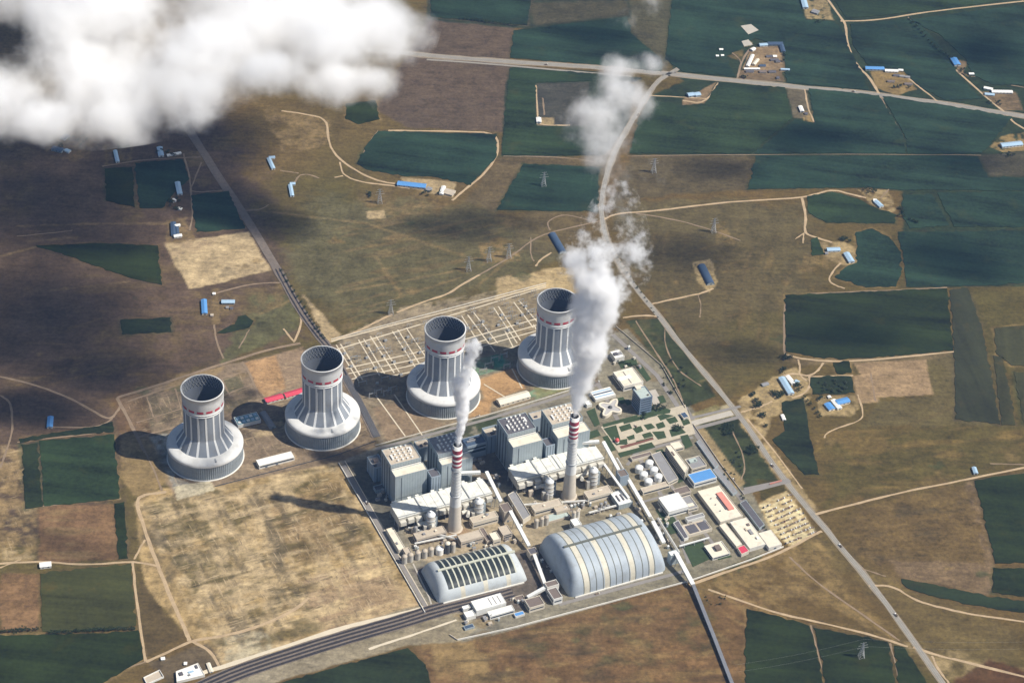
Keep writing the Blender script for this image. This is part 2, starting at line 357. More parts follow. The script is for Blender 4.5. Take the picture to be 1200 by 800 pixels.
# power station ground ----------------------------------------------
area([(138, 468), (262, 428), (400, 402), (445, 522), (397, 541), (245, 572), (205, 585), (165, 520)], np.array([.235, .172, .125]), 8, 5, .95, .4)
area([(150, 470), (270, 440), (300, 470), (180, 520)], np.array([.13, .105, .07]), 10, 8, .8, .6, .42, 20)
area([(285, 425), (325, 415), (335, 455), (310, 466)], ORNG*.95, 5, 4, .95, .2)
area([(322, 415), (355, 406), (360, 440), (338, 458)], SOILP*.9, 6, 5, .8, .25)
area([(253, 447), (280, 440), (287, 455), (262, 462)], np.array([.14, .12, .075]), 3, 3, .9, .2)
area([(290, 500), (330, 492), (345, 505), (300, 515)], SAND*.85, 6, 6, .7, .5, .45, 12)
area([(395, 400), (470, 365), (640, 335), (720, 370), (640, 470), (445, 522)], np.array([.26, .205, .155]), 6, 4, .95, .5)
area([(400, 395), (470, 360), (640, 330), (660, 370), (560, 410), (420, 440)], np.array([.30, .24, .175]), 6, 4, .8, .5, .45, 10)
area([(436, 478), (470, 470), (525, 500), (455, 520)], np.array([.27, .19, .135]), 6, 4, .8, .25)
area([(556, 445), (602, 432), (615, 455), (572, 472)], ORNG, 5, 4, .95, .2)
area([(560, 470), (575, 465), (575, 485), (548, 490)], ORNG*.95, 5, 4, .9, .25)
area([(480, 405), (600, 385), (610, 430), (555, 442)], np.array([.20, .185, .165]), 8, 6, .6, .4)
area([(545, 425), (582, 415), (602, 428), (560, 440)], TEAL, 5, 5, .8, .4, .40, 14)
area([(576, 417), (589, 414), (592, 428), (580, 431)], np.array([.07, .24, .19]), 2, 1.5, .9, .2)
area([(612, 462), (640, 452), (660, 455), (620, 472)], TEAL*1.1, 4, 4, .85, .4, .42, 10)
area([(625, 448), (672, 448), (668, 462), (630, 466)], np.array([.24, .23, .12]), 5, 4, .7, .3)
area([(578, 352), (585, 326), (640, 316), (690, 312), (712, 335), (700, 352), (640, 338)], SAND*.92, 8, 9, .95, .35)
area([(190, 284), (291, 272), (318, 317), (222, 338)], SAND*.95, 6, 6, .98, .35)
area([(245, 318), (270, 312), (278, 322), (255, 326)], MUD*1.2, 8, 8, .5, .4, .45, 14)
area([(190, 284), (250, 275), (250, 295), (200, 300)], SOILP*.7, 14, 12, .5, .5, .5, 20)
area([(355, 345), (372, 360), (398, 395), (385, 402), (365, 370)], SAND*.85, 6, 8, .95, .3)
area([(290, 345), (350, 345), (350, 385), (260, 425), (270, 395)], np.array([.12, .12, .055]), 14, 12, .7, .5)
area([(205, 438), (262, 430), (250, 445), (190, 460)], TAN*.8, 6, 5, .7, .3)
area([(176, 512), (196, 508), (205, 560), (240, 568), (240, 580), (208, 585)], np.array([.36, .34, .32]), 4, 5, .85, .5, .38, 14)
area([(205, 570), (246, 562), (252, 574), (208, 585)], PALE*1.05, 2, 2, .95, .2)
area([(272, 548), (345, 530), (350, 541), (275, 561)], np.array([.30, .225, .16]), 4, 3, .8, .4)
# station yard -------------------------------------------------------
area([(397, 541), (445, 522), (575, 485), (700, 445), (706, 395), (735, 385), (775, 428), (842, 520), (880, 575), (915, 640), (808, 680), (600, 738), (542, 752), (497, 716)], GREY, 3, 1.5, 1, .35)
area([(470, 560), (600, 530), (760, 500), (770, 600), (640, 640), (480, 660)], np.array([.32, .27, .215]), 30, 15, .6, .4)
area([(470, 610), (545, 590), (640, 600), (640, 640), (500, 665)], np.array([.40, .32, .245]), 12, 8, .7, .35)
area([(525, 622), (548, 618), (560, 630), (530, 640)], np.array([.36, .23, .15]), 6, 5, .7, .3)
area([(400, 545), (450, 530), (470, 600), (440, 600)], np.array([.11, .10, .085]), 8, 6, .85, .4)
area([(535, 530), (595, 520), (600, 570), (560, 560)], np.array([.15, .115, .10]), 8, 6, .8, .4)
area([(482, 668), (500, 660), (650, 640), (660, 700), (560, 725), (515, 712)], np.array([.13, .105, .105]), 8, 5, .85, .35)
area([(440, 523), (575, 486), (590, 495), (550, 512), (445, 535)], SCRUB, 4, 4, .85, .4, .40, 16)
area([(555, 492), (582, 484), (590, 490), (560, 505)], SCRUB, 4, 3, .9, .4)
area([(735, 376), (780, 372), (838, 464), (803, 477), (770, 425)], SCRUB, 6, 5, .95, .6)
area([(735, 378), (760, 374), (790, 430), (770, 425)], np.array([.13, .115, .06]), 8, 8, .6, .5, .45, 20)
area([(820, 496), (862, 487), (912, 563), (872, 572)], SCRUB*1.05, 4, 3, .95, .5)
area([(842, 488), (862, 487), (880, 512), (856, 515)], SCRUB*.55, 5, 5, .8, .4, .35, 20)
area([(812, 503), (823, 499), (874, 566), (862, 574)], SAND*.72, 4, 3, .95, .3)
area([(885, 560), (918, 565), (925, 575), (892, 588)], OLIVE*.8, 4, 3, .95, .4)
area([(888, 590), (922, 574), (958, 624), (928, 642), (905, 625)], SAND*1.0, 4, 4, .97, .3)
area([(890, 592), (922, 576), (956, 623), (928, 640), (907, 624)], PALE*1.35, 5, 4, .9, .4, .42, 9)
area([(802, 488), (858, 472), (866, 486), (806, 500)], np.array([.40, .345, .27]), 3, 2, .95, .2)
area([(813, 484), (838, 474), (846, 477), (842, 483), (818, 491)], np.array([.22, .19, .10]), 2, 2, .9, .3)
# farm yards and pads ------------------------------------------------
area([(865, 470), (900, 445), (930, 430), (958, 450), (945, 470), (905, 490), (895, 515), (930, 560), (960, 598), (945, 600), (900, 545), (868, 495)], SAND*.85, 6, 7, .9, .45, .30, 20)
area([(958, 465), (1003, 462), (1008, 478), (998, 488), (962, 487)], SAND*.8, 5, 5, .8, .4, .35, 16)
area([(1000, 425), (1085, 421), (1094, 462), (1026, 466)], SOILP*1.02, 4, 3, .95, .2)
area([(1000, 440), (1024, 437), (1028, 470), (1006, 472)], SOILP*1.1, 4, 4, .85, .3)
area([(918, 421), (1118, 412), (1120, 440), (1085, 421), (1000, 425), (940, 428)], np.array([.19, .14, .09]), 6, 5, .8, .4)
area([(1120, 412), (1085, 425), (1095, 465), (1030, 470), (1010, 500), (1172, 498)], np.array([.14, .112, .056]), 8, 6, .8, .3)
area([(812, 308), (832, 304), (842, 330), (832, 343), (815, 330)], SAND*.9, 4, 6, .9, .3, .3, 12)
area([(955, 283), (985, 280), (1003, 292), (1003, 310), (988, 312), (965, 300)], SAND*.8, 6, 7, .85, .4, .35, 14)
area([(935, 298), (985, 300), (985, 312), (935, 318)], TAN*.7, 10, 10, .6, .5, .45, 14)
area([(1005, 222), (1040, 222), (1050, 245), (1040, 252), (1020, 238)], SAND*.75, 5, 6, .85, .5, .38, 12)
area([(1020, 84), (1058, 82), (1075, 105), (1050, 112), (1026, 102)], TAN*.85, 5, 4, .9, .4)
area([(940, 0), (968, 0), (978, 24), (945, 22)], SAND*.75, 5, 4, .85, .4, .32, 12)
area([(880, 56), (916, 54), (922, 84), (868, 86)], SOILP*.95, 4, 2, .9, .35)
area([(866, 83), (915, 82), (920, 96), (864, 95)], SOILP*.6, 4, 3, .9, .4)
area([(868, 31), (880, 29), (890, 36), (877, 41)], PALE*1.2, 2, 1, .98, .15)
area([(869, 48), (878, 46), (882, 53), (872, 55)], PALE*1.2, 2, 1, .98, .15)
area([(845, 58), (872, 58), (870, 72), (850, 66)], TAN*.6, 4, 5, .7, .5, .4, 12)
area([(800, 117), (840, 96), (825, 122), (800, 124)], SOILP*.75, 4, 3, .9, .3)
area([(921, 104), (944, 102), (954, 142), (930, 138)], np.array([.16, .13, .10]), 3, 2, .9, .3)
area([(940, 130), (953, 130), (955, 144), (943, 143)], TAN*.9, 3, 3, .85, .5, .35, 8)
area([(1118, 70), (1135, 72), (1128, 84), (1136, 90), (1122, 84)], SOILP*.85, 3, 3, .85, .4)
area([(1150, 108), (1190, 108), (1200, 130), (1172, 130)], SOILP*.6, 4, 4, .85, .4)
area([(1172, 160), (1200, 155), (1205, 176), (1175, 178), (1160, 172)], TAN*.9, 4, 4, .85, .3, .32, 16)
area([(1145, 182), (1200, 178), (1200, 205), (1158, 206)], np.array([.085, .075, .058]), 8, 6, .85, .3)
area([(470, 208), (535, 212), (532, 232), (500, 226), (480, 220)], SAND*.8, 4, 4, .85, .4)
area([(420, 222), (490, 222), (540, 245), (440, 262)], TAN*.6, 20, 20, .6, .6, .50, 16)
area([(430, 248), (450, 246), (452, 256), (432, 256)], SAND*.95, 5, 5, .9, .3)
area([(560, 284), (605, 286), (610, 305), (565, 310)], TAN*.8, 8, 9, .8, .5, .42, 14)
area([(630, 222), (700, 258), (640, 300), (600, 290)], np.array([.13, .10, .06]), 20, 12, .6, .4)
area([(625, 98), (690, 96), (690, 148), (627, 148)], np.array([.075, .070, .066]), 3, 2, .9, .3)
area([(627, 138), (648, 138), (650, 147), (628, 147)], SAND*.8, 3, 3, .9, .3)
area([(720, 235), (860, 232), (960, 262), (860, 285), (720, 262)], np.array([.14, .112, .062]), 18, 14, .6, .35)
area([(835, 265), (850, 258), (862, 285), (840, 282)], TAN*.7, 6, 6, .6, .5, .42, 10)
area([(310, 130), (385, 138), (384, 170), (330, 180)], TAN*.62, 12, 12, .8, .5, .40, 24)
area([(250, 162), (275, 160), (272, 178), (250, 175)], TAN*.5, 8, 8, .7, .5, .4, 16)
area([(215, 180), (245, 180), (240, 195), (222, 196)], TAN*.5, 6, 6, .7, .4)
area([(50, 155), (110, 150), (105, 190), (55, 185)], TAN*.5, 14, 14, .75, .6, .42, 16)
area([(120, 170), (155, 170), (152, 195), (122, 195)], TAN*.5, 8, 8, .75, .5, .42, 12)
area([(190, 172), (235, 178), (232, 188), (190, 184)], TAN*.5, 5, 5, .8, .5, .40, 10)
area([(195, 258), (218, 256), (228, 282), (195, 285)], TAN*.65, 7, 7, .8, .5, .38, 12)
area([(140, 240), (165, 235), (170, 262), (145, 262)], TAN*.4, 8, 8, .7, .5, .42, 14)
area([(0, 150), (40, 160), (38, 250), (0, 270)], TAN*.35, 14, 14, .6, .6, .48, 22)
area([(225, 340), (330, 335), (330, 360), (230, 378)], TAN*.5, 14, 14, .7, .5, .48, 18)
area([(100, 380), (220, 372), (250, 410), (120, 440)], TAN*.38, 20, 20, .6, .5, .50, 28)
area([(248, 338), (256, 338), (258, 380), (249, 380)], TAN*.62, 4, 3, .8, .3)
area([(140, 505), (175, 510), (200, 560), (165, 590), (142, 560)], TAN*.85, 8, 6, .75, .4)
area([(130, 460), (170, 455), (180, 510), (140, 505)], REDB*.8, 8, 8, .6, .4)
area([(175, 775), (245, 752), (262, 782), (200, 805)], np.array([.12, .09, .06]), 6, 5, .85, .5)
area([(232, 800), (262, 785), (400, 735), (520, 700), (560, 735), (540, 752), (480, 756), (400, 777), (330, 797), (290, 812), (232, 830)], np.array([.30, .255, .20]), 4, 4, .9, .35)
for q in [[(250, 240), (430, 262), (545, 300)], [(430, 360), (540, 325)], [(300, 370), (345, 350)], [(560, 335), (600, 300)], [(440, 300), (470, 345)], [(395, 342), (450, 333), (530, 318)], [(402, 376), (450, 360)], [(395, 360), (470, 338)], [(20, 265), (120, 262), (200, 262)], [(35, 283), (90, 278)], [(0, 300), (40, 290)], [(60, 340), (150, 330)]]:
    trail(q, 6, TAN*.75, .5, 5, .5, 4)
for i in range(46):                                    # old ruts and field lines across the dry grass
    px, py = random.choice([(random.uniform(390, 620), random.uniform(260, 360)), (random.uniform(750, 960), random.uniform(240, 440)), (random.uniform(990, 1190), random.uniform(480, 640)), (random.uniform(0, 330), random.uniform(330, 470))])
    a = random.uniform(-.35, .05); l = random.uniform(25, 90)
    trail([(px, py), (px+l*math.cos(a), py+l*math.sin(a))], random.uniform(2.5, 5), DRY*random.uniform(.7, 1.9), .3, 4, .4, 4)
for i in range(70):                                    # bare spots and tufts
    px, py = random.choice([(random.uniform(390, 640), random.uniform(240, 350)), (random.uniform(740, 1180), random.uniform(240, 460)), (random.uniform(930, 1190), random.uniform(500, 760)), (random.uniform(500, 860), random.uniform(700, 800)), (random.uniform(0, 330), random.uniform(190, 460))])
    r = random.uniform(3, 12); c = random.choice([TAN*.7, TAN*.5, SCRUB*1.4, DRY*1.3])
    area([(px-r, py), (px, py-r*.5), (px+r*1.2, py), (px, py+r*.5)], c, 6, 12, .55, .5)

for i, (px, kk_) in enumerate(FIELDS):                 # weedy, dusty margins of the plots
    c = [SCRUB*1.2, DRY*.8, TAN*.75, MUD][i % 4]
    for a, b in zip(px, px[1:]+px[:1]): trail([a, b], 5+(i*7 % 5)*1.3, (SCRUB*.9 if px[0][0] > 590 and px[0][1] < 240 else c if (a[0]*7+b[1]) % 3 > .8 else DRY*.9), .5, 6, .5, 5)
wv_ = np.clip((np.minimum(XX, 300)+500)/900, 0, 1)[..., None]
PAINT = PAINT*np.array([.88, .88, .78])*(1-wv_)+PAINT*np.array([.78, .76, .57])*wv_
PAINT = np.clip(PAINT*.92, .008, .9)
RUF = np.full(PAINT.shape[:2], .03, np.float32)
for px, v in ((TF, .75), ([(0, 520), (45, 520), (45, 655), (0, 660)], .5), ([(140, 470), (400, 405), (440, 520), (200, 570)], .5)):
    P = np.array([g(*p) for p in px]); sl = _box(P, 20); RUF[sl] = np.maximum(RUF[sl], v*np.clip(_poly_sd(P, XX[sl], YY[sl])/12, 0, 1))
verts = np.zeros((NY*NX, 3), np.float32); verts[:, 0] = XX.ravel(); verts[:, 1] = YY.ravel()
ii = np.arange((NY-1)*(NX-1)); jj = ii//(NX-1); kk = ii % (NX-1); b0 = jj*NX+kk
quads = np.stack([b0, b0+1, b0+NX+1, b0+NX], 1).astype(np.int32)
gme = bpy.data.meshes.new("ground"); gme.vertices.add(len(verts)); gme.vertices.foreach_set('co', verts.ravel())
gme.loops.add(quads.size); gme.loops.foreach_set('vertex_index', quads.ravel())
gme.polygons.add(len(quads)); gme.polygons.foreach_set('loop_start', np.arange(0, quads.size, 4, dtype=np.int32))
gme.update(calc_edges=True)
ca = gme.color_attributes.new("cover", 'FLOAT_COLOR', 'POINT')
rgba = np.ones((NY*NX, 4), np.float32); rgba[:, :3] = PAINT.reshape(-1, 3); rgba[:, 3] = RUF.ravel(); ca.data.foreach_set('color', rgba.ravel())
def ground_mat():
    m, t, n, out = _nodes("soil_and_grass")
    p = n.new("ShaderNodeBsdfPrincipled"); p.inputs['Roughness'].default_value = 0.95; p.inputs['Specular IOR Level'].default_value = 0.1
    at = n.new("ShaderNodeAttribute"); at.attribute_name = "cover"
    pos = n.new("ShaderNodeNewGeometry").outputs['Position']
    def no(s, d, r=.6, vec=pos):
        x = n.new("ShaderNodeTexNoise"); x.inputs['Scale'].default_value = s; x.inputs['Detail'].default_value = d; x.inputs['Roughness'].default_value = r
        t.links.new(vec, x.inputs['Vector']); return x.outputs[0]
    def ma(op, a, b):
        x = n.new("ShaderNodeMath"); x.operation = op
        for i, v in enumerate((a, b)):
            if isinstance(v, (int, float)): x.inputs[i].default_value = v
            else: t.links.new(v, x.inputs[i])
        return x.outputs[0]
    st = n.new("ShaderNodeMapping"); st.inputs['Rotation'].default_value = (0, 0, R_(24)); st.inputs['Scale'].default_value = (.16, 1, 1); t.links.new(pos, st.inputs['Vector'])
    f = ma('ADD', 1.0, ma('MULTIPLY', ma('SUBTRACT', no(.13, 6, .75), .5), 1.9))
    f = ma('ADD', f, ma('MULTIPLY', ma('SUBTRACT', no(.022, 5, .65), .5), 1.1))
    f = ma('ADD', f, ma('MULTIPLY', ma('SUBTRACT', no(.09, 4, .65, st.outputs[0]), .5), .9))
    f = ma('MAXIMUM', f, .25)
    sc = n.new("ShaderNodeVectorMath"); sc.operation = 'SCALE'; t.links.new(at.outputs['Color'], sc.inputs[0]); t.links.new(f, sc.inputs['Scale'])
    # sparse scrub tufts and bare stones
    mr = n.new("ShaderNodeMapRange"); mr.inputs[1].default_value = .60; mr.inputs[2].default_value = .70; t.links.new(no(.075, 6, .72), mr.inputs[0])
    mx = n.new("ShaderNodeMix"); mx.data_type = 'RGBA'; mx.inputs['B'].default_value = (.048, .050, .028, 1)
    t.links.new(ma('MULTIPLY', mr.outputs[0], .42), mx.inputs['Factor']); t.links.new(sc.outputs[0], mx.inputs['A'])
    cur = mx.outputs['Result']
    for ang, sx, sc_, lo, col, op in ((26, .13, .16, .56, (.52, .40, .24, 1), .8), (116, .13, .17, .57, (.50, .38, .23, 1), .75), (26, .2, .11, .57, (.060, .052, .024, 1), .8), (116, .25, .13, .58, (.075, .052, .032, 1), .75)):
        mp = n.new("ShaderNodeMapping"); mp.inputs['Rotation'].default_value = (0, 0, R_(-ang)); mp.inputs['Location'].default_value = (ang*3.1+lo*900, sx*700, 0); t.links.new(pos, mp.inputs['Vector'])
        m2 = n.new("ShaderNodeMapping"); m2.inputs['Scale'].default_value = (sx, 1, 1); t.links.new(mp.outputs[0], m2.inputs['Vector'])
        r = n.new("ShaderNodeMapRange"); r.inputs[1].default_value = lo; r.inputs[2].default_value = lo+.07; t.links.new(no(sc_, 4, .7, m2.outputs[0]), r.inputs[0])
        pt = n.new("ShaderNodeMapRange"); pt.inputs[1].default_value = .44; pt.inputs[2].default_value = .56; mp2 = n.new("ShaderNodeMapping"); mp2.inputs['Location'].default_value = (sx*5000, ang*77, lo*100); t.links.new(pos, mp2.inputs['Vector']); t.links.new(no(.018, 3, .6, mp2.outputs[0]), pt.inputs[0])
        q = n.new("ShaderNodeMix"); q.data_type = 'RGBA'; q.inputs['B'].default_value = col
        t.links.new(ma('MULTIPLY', ma('MULTIPLY', r.outputs[0], pt.outputs[0]), ma('MULTIPLY', at.outputs['Alpha'], op)), q.inputs['Factor']); t.links.new(cur, q.inputs['A']); cur = q.outputs['Result']
    t.links.new(cur, p.inputs['Base Color']); t.links.new(p.outputs[0], out.inputs[0]); return m
gme.materials.append(ground_mat())
ground = bpy.data.objects.new("ground", gme); COL.objects.link(ground); ground['kind'] = 'structure'

# ================================================================ CROP FIELDS (standing crop, about a metre high)
def crop_mat(name, col, ang, var=.72, row=9.0):
    m, t, n, out = _nodes(name)
    p = n.new("ShaderNodeBsdfPrincipled"); p.inputs['Roughness'].default_value = 0.9; p.inputs['Specular IOR Level'].default_value = 0.15
    pos = n.new("ShaderNodeNewGeometry").outputs['Position']
    mp = n.new("ShaderNodeMapping"); mp.inputs['Rotation'].default_value = (0, 0, ang); t.links.new(pos, mp.inputs['Vector'])
    def no(s, d, vec=pos, r=.6):
        x = n.new("ShaderNodeTexNoise"); x.inputs['Scale'].default_value = s; x.inputs['Detail'].default_value = d; x.inputs['Roughness'].default_value = r
        t.links.new(vec, x.inputs['Vector']); return x.outputs[0]
    def ma(op, a, b):
        x = n.new("ShaderNodeMath"); x.operation = op
        for i, v in enumerate((a, b)):
            if isinstance(v, (int, float)): x.inputs[i].default_value = v
            else: t.links.new(v, x.inputs[i])
        return x.outputs[0]
    m2 = n.new("ShaderNodeMapping"); m2.inputs['Scale'].default_value = (.04, 1, 1); t.links.new(mp.outputs[0], m2.inputs['Vector'])
    f = ma('ADD', 1.0, ma('MULTIPLY', ma('SUBTRACT', no(.009, 4), .5), 2.4*var))
    f = ma('ADD', f, ma('MULTIPLY', ma('SUBTRACT', no(.12, 4), .5), 1.9*var))
    f = ma('ADD', f, ma('MULTIPLY', ma('SUBTRACT', no(1.0/row, 2, m2.outputs[0]), .5), 1.3*var))
    m3 = n.new("ShaderNodeMapping"); m3.inputs['Scale'].default_value = (.0025, .021, 1); m3.inputs['Location'].default_value = (col[0]*900, col[1]*700, 0); t.links.new(mp.outputs[0], m3.inputs['Vector'])
    f = ma('ADD', f, ma('MULTIPLY', ma('SUBTRACT', no(1.0, 1, m3.outputs[0]), .5), 2.6*var))
    f = ma('MAXIMUM', f, .25)
    sc = n.new("ShaderNodeVectorMath"); sc.operation = 'SCALE'; sc.inputs[0].default_value = col; t.links.new(f, sc.inputs['Scale'])
    mr = n.new("ShaderNodeMapRange"); mr.inputs[1].default_value = .58; mr.inputs[2].default_value = .78; t.links.new(no(.016, 5, r=.65), mr.inputs[0])
    mx = n.new("ShaderNodeMix"); mx.data_type = 'RGBA'; mx.inputs['B'].default_value = (col[0]*2.0+.012, col[1]*1.35+.008, col[2]*1.1, 1)
    t.links.new(ma('MULTIPLY', mr.outputs[0], .7), mx.inputs['Factor']); t.links.new(sc.outputs[0], mx.inputs['A'])
    t.links.new(mx.outputs['Result'], p.inputs['Base Color']); t.links.new(p.outputs[0], out.inputs[0]); return m
CM = {'d': crop_mat("crop_deep_green", (.016, .024, .0065), R_(5)), 'm': crop_mat("crop_mid_green", (.021, .036, .014), R_(5)),
      'b': crop_mat("crop_hazed_green", (.017, .034, .019), R_(8)), 'l': crop_mat("crop_light_green", (.046, .048, .015), R_(2), .5),  # first one has the blue of distant haze put into its colour
      'o': crop_mat("crop_olive", (.046, .045, .018), R_(95), .45), 'k': crop_mat("crop_dark_plot", (.017, .025, .010), R_(5), .75, 7.0),
      's': crop_mat("stubble_strip", (.034, .036, .017), R_(80), .4)}
def ragged(px, z, rag=2.2, step=30, seed=0):
    P = [g(*p) for p in px]; out = []; rr = random.Random(seed)
    for i in range(len(P)):
        a, b = P[i], P[(i+1) % len(P)]; L = np.hypot(*(b-a)); n = max(1, int(L/step)); nx = np.array([-(b-a)[1], (b-a)[0]])/max(L, 1e-6)
        for k in range(n):
            q = a+(b-a)*(k/n)+(nx*rr.gauss(0, rag) if k else 0); out.append((q[0], q[1]))
    return out
def field(px, kind, h=1.0, rag=1.5):
    mb = MB(); mb.prism(ragged(px, 0, rag, 9, len(COL.objects)), -1, h)
    return struct(mb.build("field", CM[kind]))
for px, k in FIELDS: field(px, k)

# ================================================================ ROADS, RAILS, TRACKS
M_asph = mat("old_asphalt", (.25, .228, .19), .9, .22, .05, coords='World')
M_asph2 = mat("new_asphalt", (.085, .083, .085), .9, .14, .05, coords='World')
M_paint = mat("road_paint", (.42, .41, .38), .7, .1)
M_verge = mat("gravel_verge", (.25, .205, .145), .95, .22, .1, coords='World')
M_dirt = mat("packed_dirt", (.41, .30, .18), .95, .3, .06, coords='World')
M_dirt2 = mat("dull_dirt", (.235, .17, .11), .95, .34, .06, coords='World')
M_ball = mat("rail_ballast", (.155, .125, .10), .95, .34, .12, coords='World')
M_bed = mat("track_bed", (.026, .024, .027), .95, .25, .2, coords='World')
M_rail = mat("rail_steel", (.28, .24, .22), .4, .1, .1, .8)
M_conc = mat("yard_concrete", (.42, .38, .32), .9, .16, .05, coords='World')
M_plaza = mat("plaza_paving", (.58, .50, .37), .9, .14, .06, coords='World')
def smooth_line(P, it=2):
    for _ in range(it):
        Q = [P[0]]
        for a, b in zip(P[:-1], P[1:]): Q += [a*.75+b*.25, a*.25+b*.75]
        Q.append(P[-1]); P = Q
    return P
def ribbon(P, w, z, off=0.0, jit=0.0, seed=1, thick=.6):
    rr = random.Random(seed); mb = MB(); L = []; n = len(P)
    for i in range(n):
        a = P[max(i-1, 0)]; b = P[min(i+1, n-1)]; d = (b-a)/max(np.hypot(*(b-a)), 1e-6); nx = np.array([-d[1], d[0]])
        wl = w/2+rr.uniform(-jit, jit); wr = w/2+rr.uniform(-jit, jit); L.append((P[i]+nx*(off+wl), P[i]+nx*(off-wr)))
    for i in range(n-1):
        (a, b), (c, d) = L[i], L[i+1]
        vs = [(a[0], a[1], z), (b[0], b[1], z), (d[0], d[1], z), (c[0], c[1], z), (a[0], a[1], z-thick), (b[0], b[1], z-thick), (d[0], d[1], z-thick), (c[0], c[1], z-thick)]
        mb.add(vs, [(0, 1, 2, 3), (0, 3, 7, 4), (1, 5, 6, 2)])
    return mb
def road(name, px, w, z, m, off=0.0, jit=0.0, sm=2, thick=.6):
    P = smooth_line([g(*p) for p in px], sm); return struct(ribbon(P, w, z, off, jit, len(COL.objects), thick).build(name, m))
MAIN = [(800, 78), (768, 95), (747, 132), (730, 160), (714, 192), (706, 225), (704, 248), (710, 282), (735, 325), (775, 374), (820, 431), (868, 488), (925, 571), (975, 628), (1030, 694), (1105, 800), (1130, 836)]
road("road_verge", MAIN, 13.5, .08, M_verge, jit=2.5)
road("main_road", MAIN, 9.5, .30, M_asph)
for o in (-4.2, 4.2): road("road_marking", MAIN, .35, .34, M_paint, off=o, thick=.02)
road("road_marking", MAIN, .3, .34, M_paint, thick=.02)
HIGH = [(430, 58), (500, 65), (560, 70), (620, 74), (700, 79), (800, 88), (900, 99), (1020, 110), (1110, 122), (1240, 143)]
road("road_verge", HIGH, 24, .08, M_verge, jit=2.5)
road("highway", HIGH, 14, .30, M_asph); road("highway", [(500, 70), (560, 74), (640, 81), (740, 90)], 7, .26, M_asph, sm=1)
for o in (-6.2, 6.2): road("road_marking", HIGH, .4, .34, M_paint, off=o, thick=.02)
LINE = [(205, 120), (220, 150), (245, 190), (290, 258), (325, 315), (350, 362), (372, 392), (386, 408), (405, 442), (425, 480), (441, 512)]
road("rail_embankment", LINE, 19, .7, M_ball, jit=1.0, thick=1.2)
RAILS = [(LINE, (-3.5, 3.5), 1)]
SPUR = [(180, 834), (262, 793), (330, 770), (400, 748), (470, 728), (520, 712), (560, 703), (600, 692)]
road("rail_embankment", SPUR, 36, .7, M_ball, jit=1.0, thick=1.2)
for ln, offs, sm in [(LINE[4:], (-4.2, 4.2), 2), (SPUR, (-14, -5, 4, 13), 2)]:
    for o in offs:
        road("track_bed", ln, 4.8 if ln is SPUR else 3.4, .78, M_bed, off=o, sm=sm, jit=.5, thick=.05)
        for r in (-.75, .75): road("rail", ln, .22, 1.0, M_rail, off=o+r, sm=sm, thick=.18)
road("pavement", [(232, 790), (300, 768), (400, 735), (497, 712)], 9, .2, M_plaza, jit=1.5)
road("pavement", [(432, 760), (470, 748), (535, 726)], 5, .2, M_plaza, jit=1)
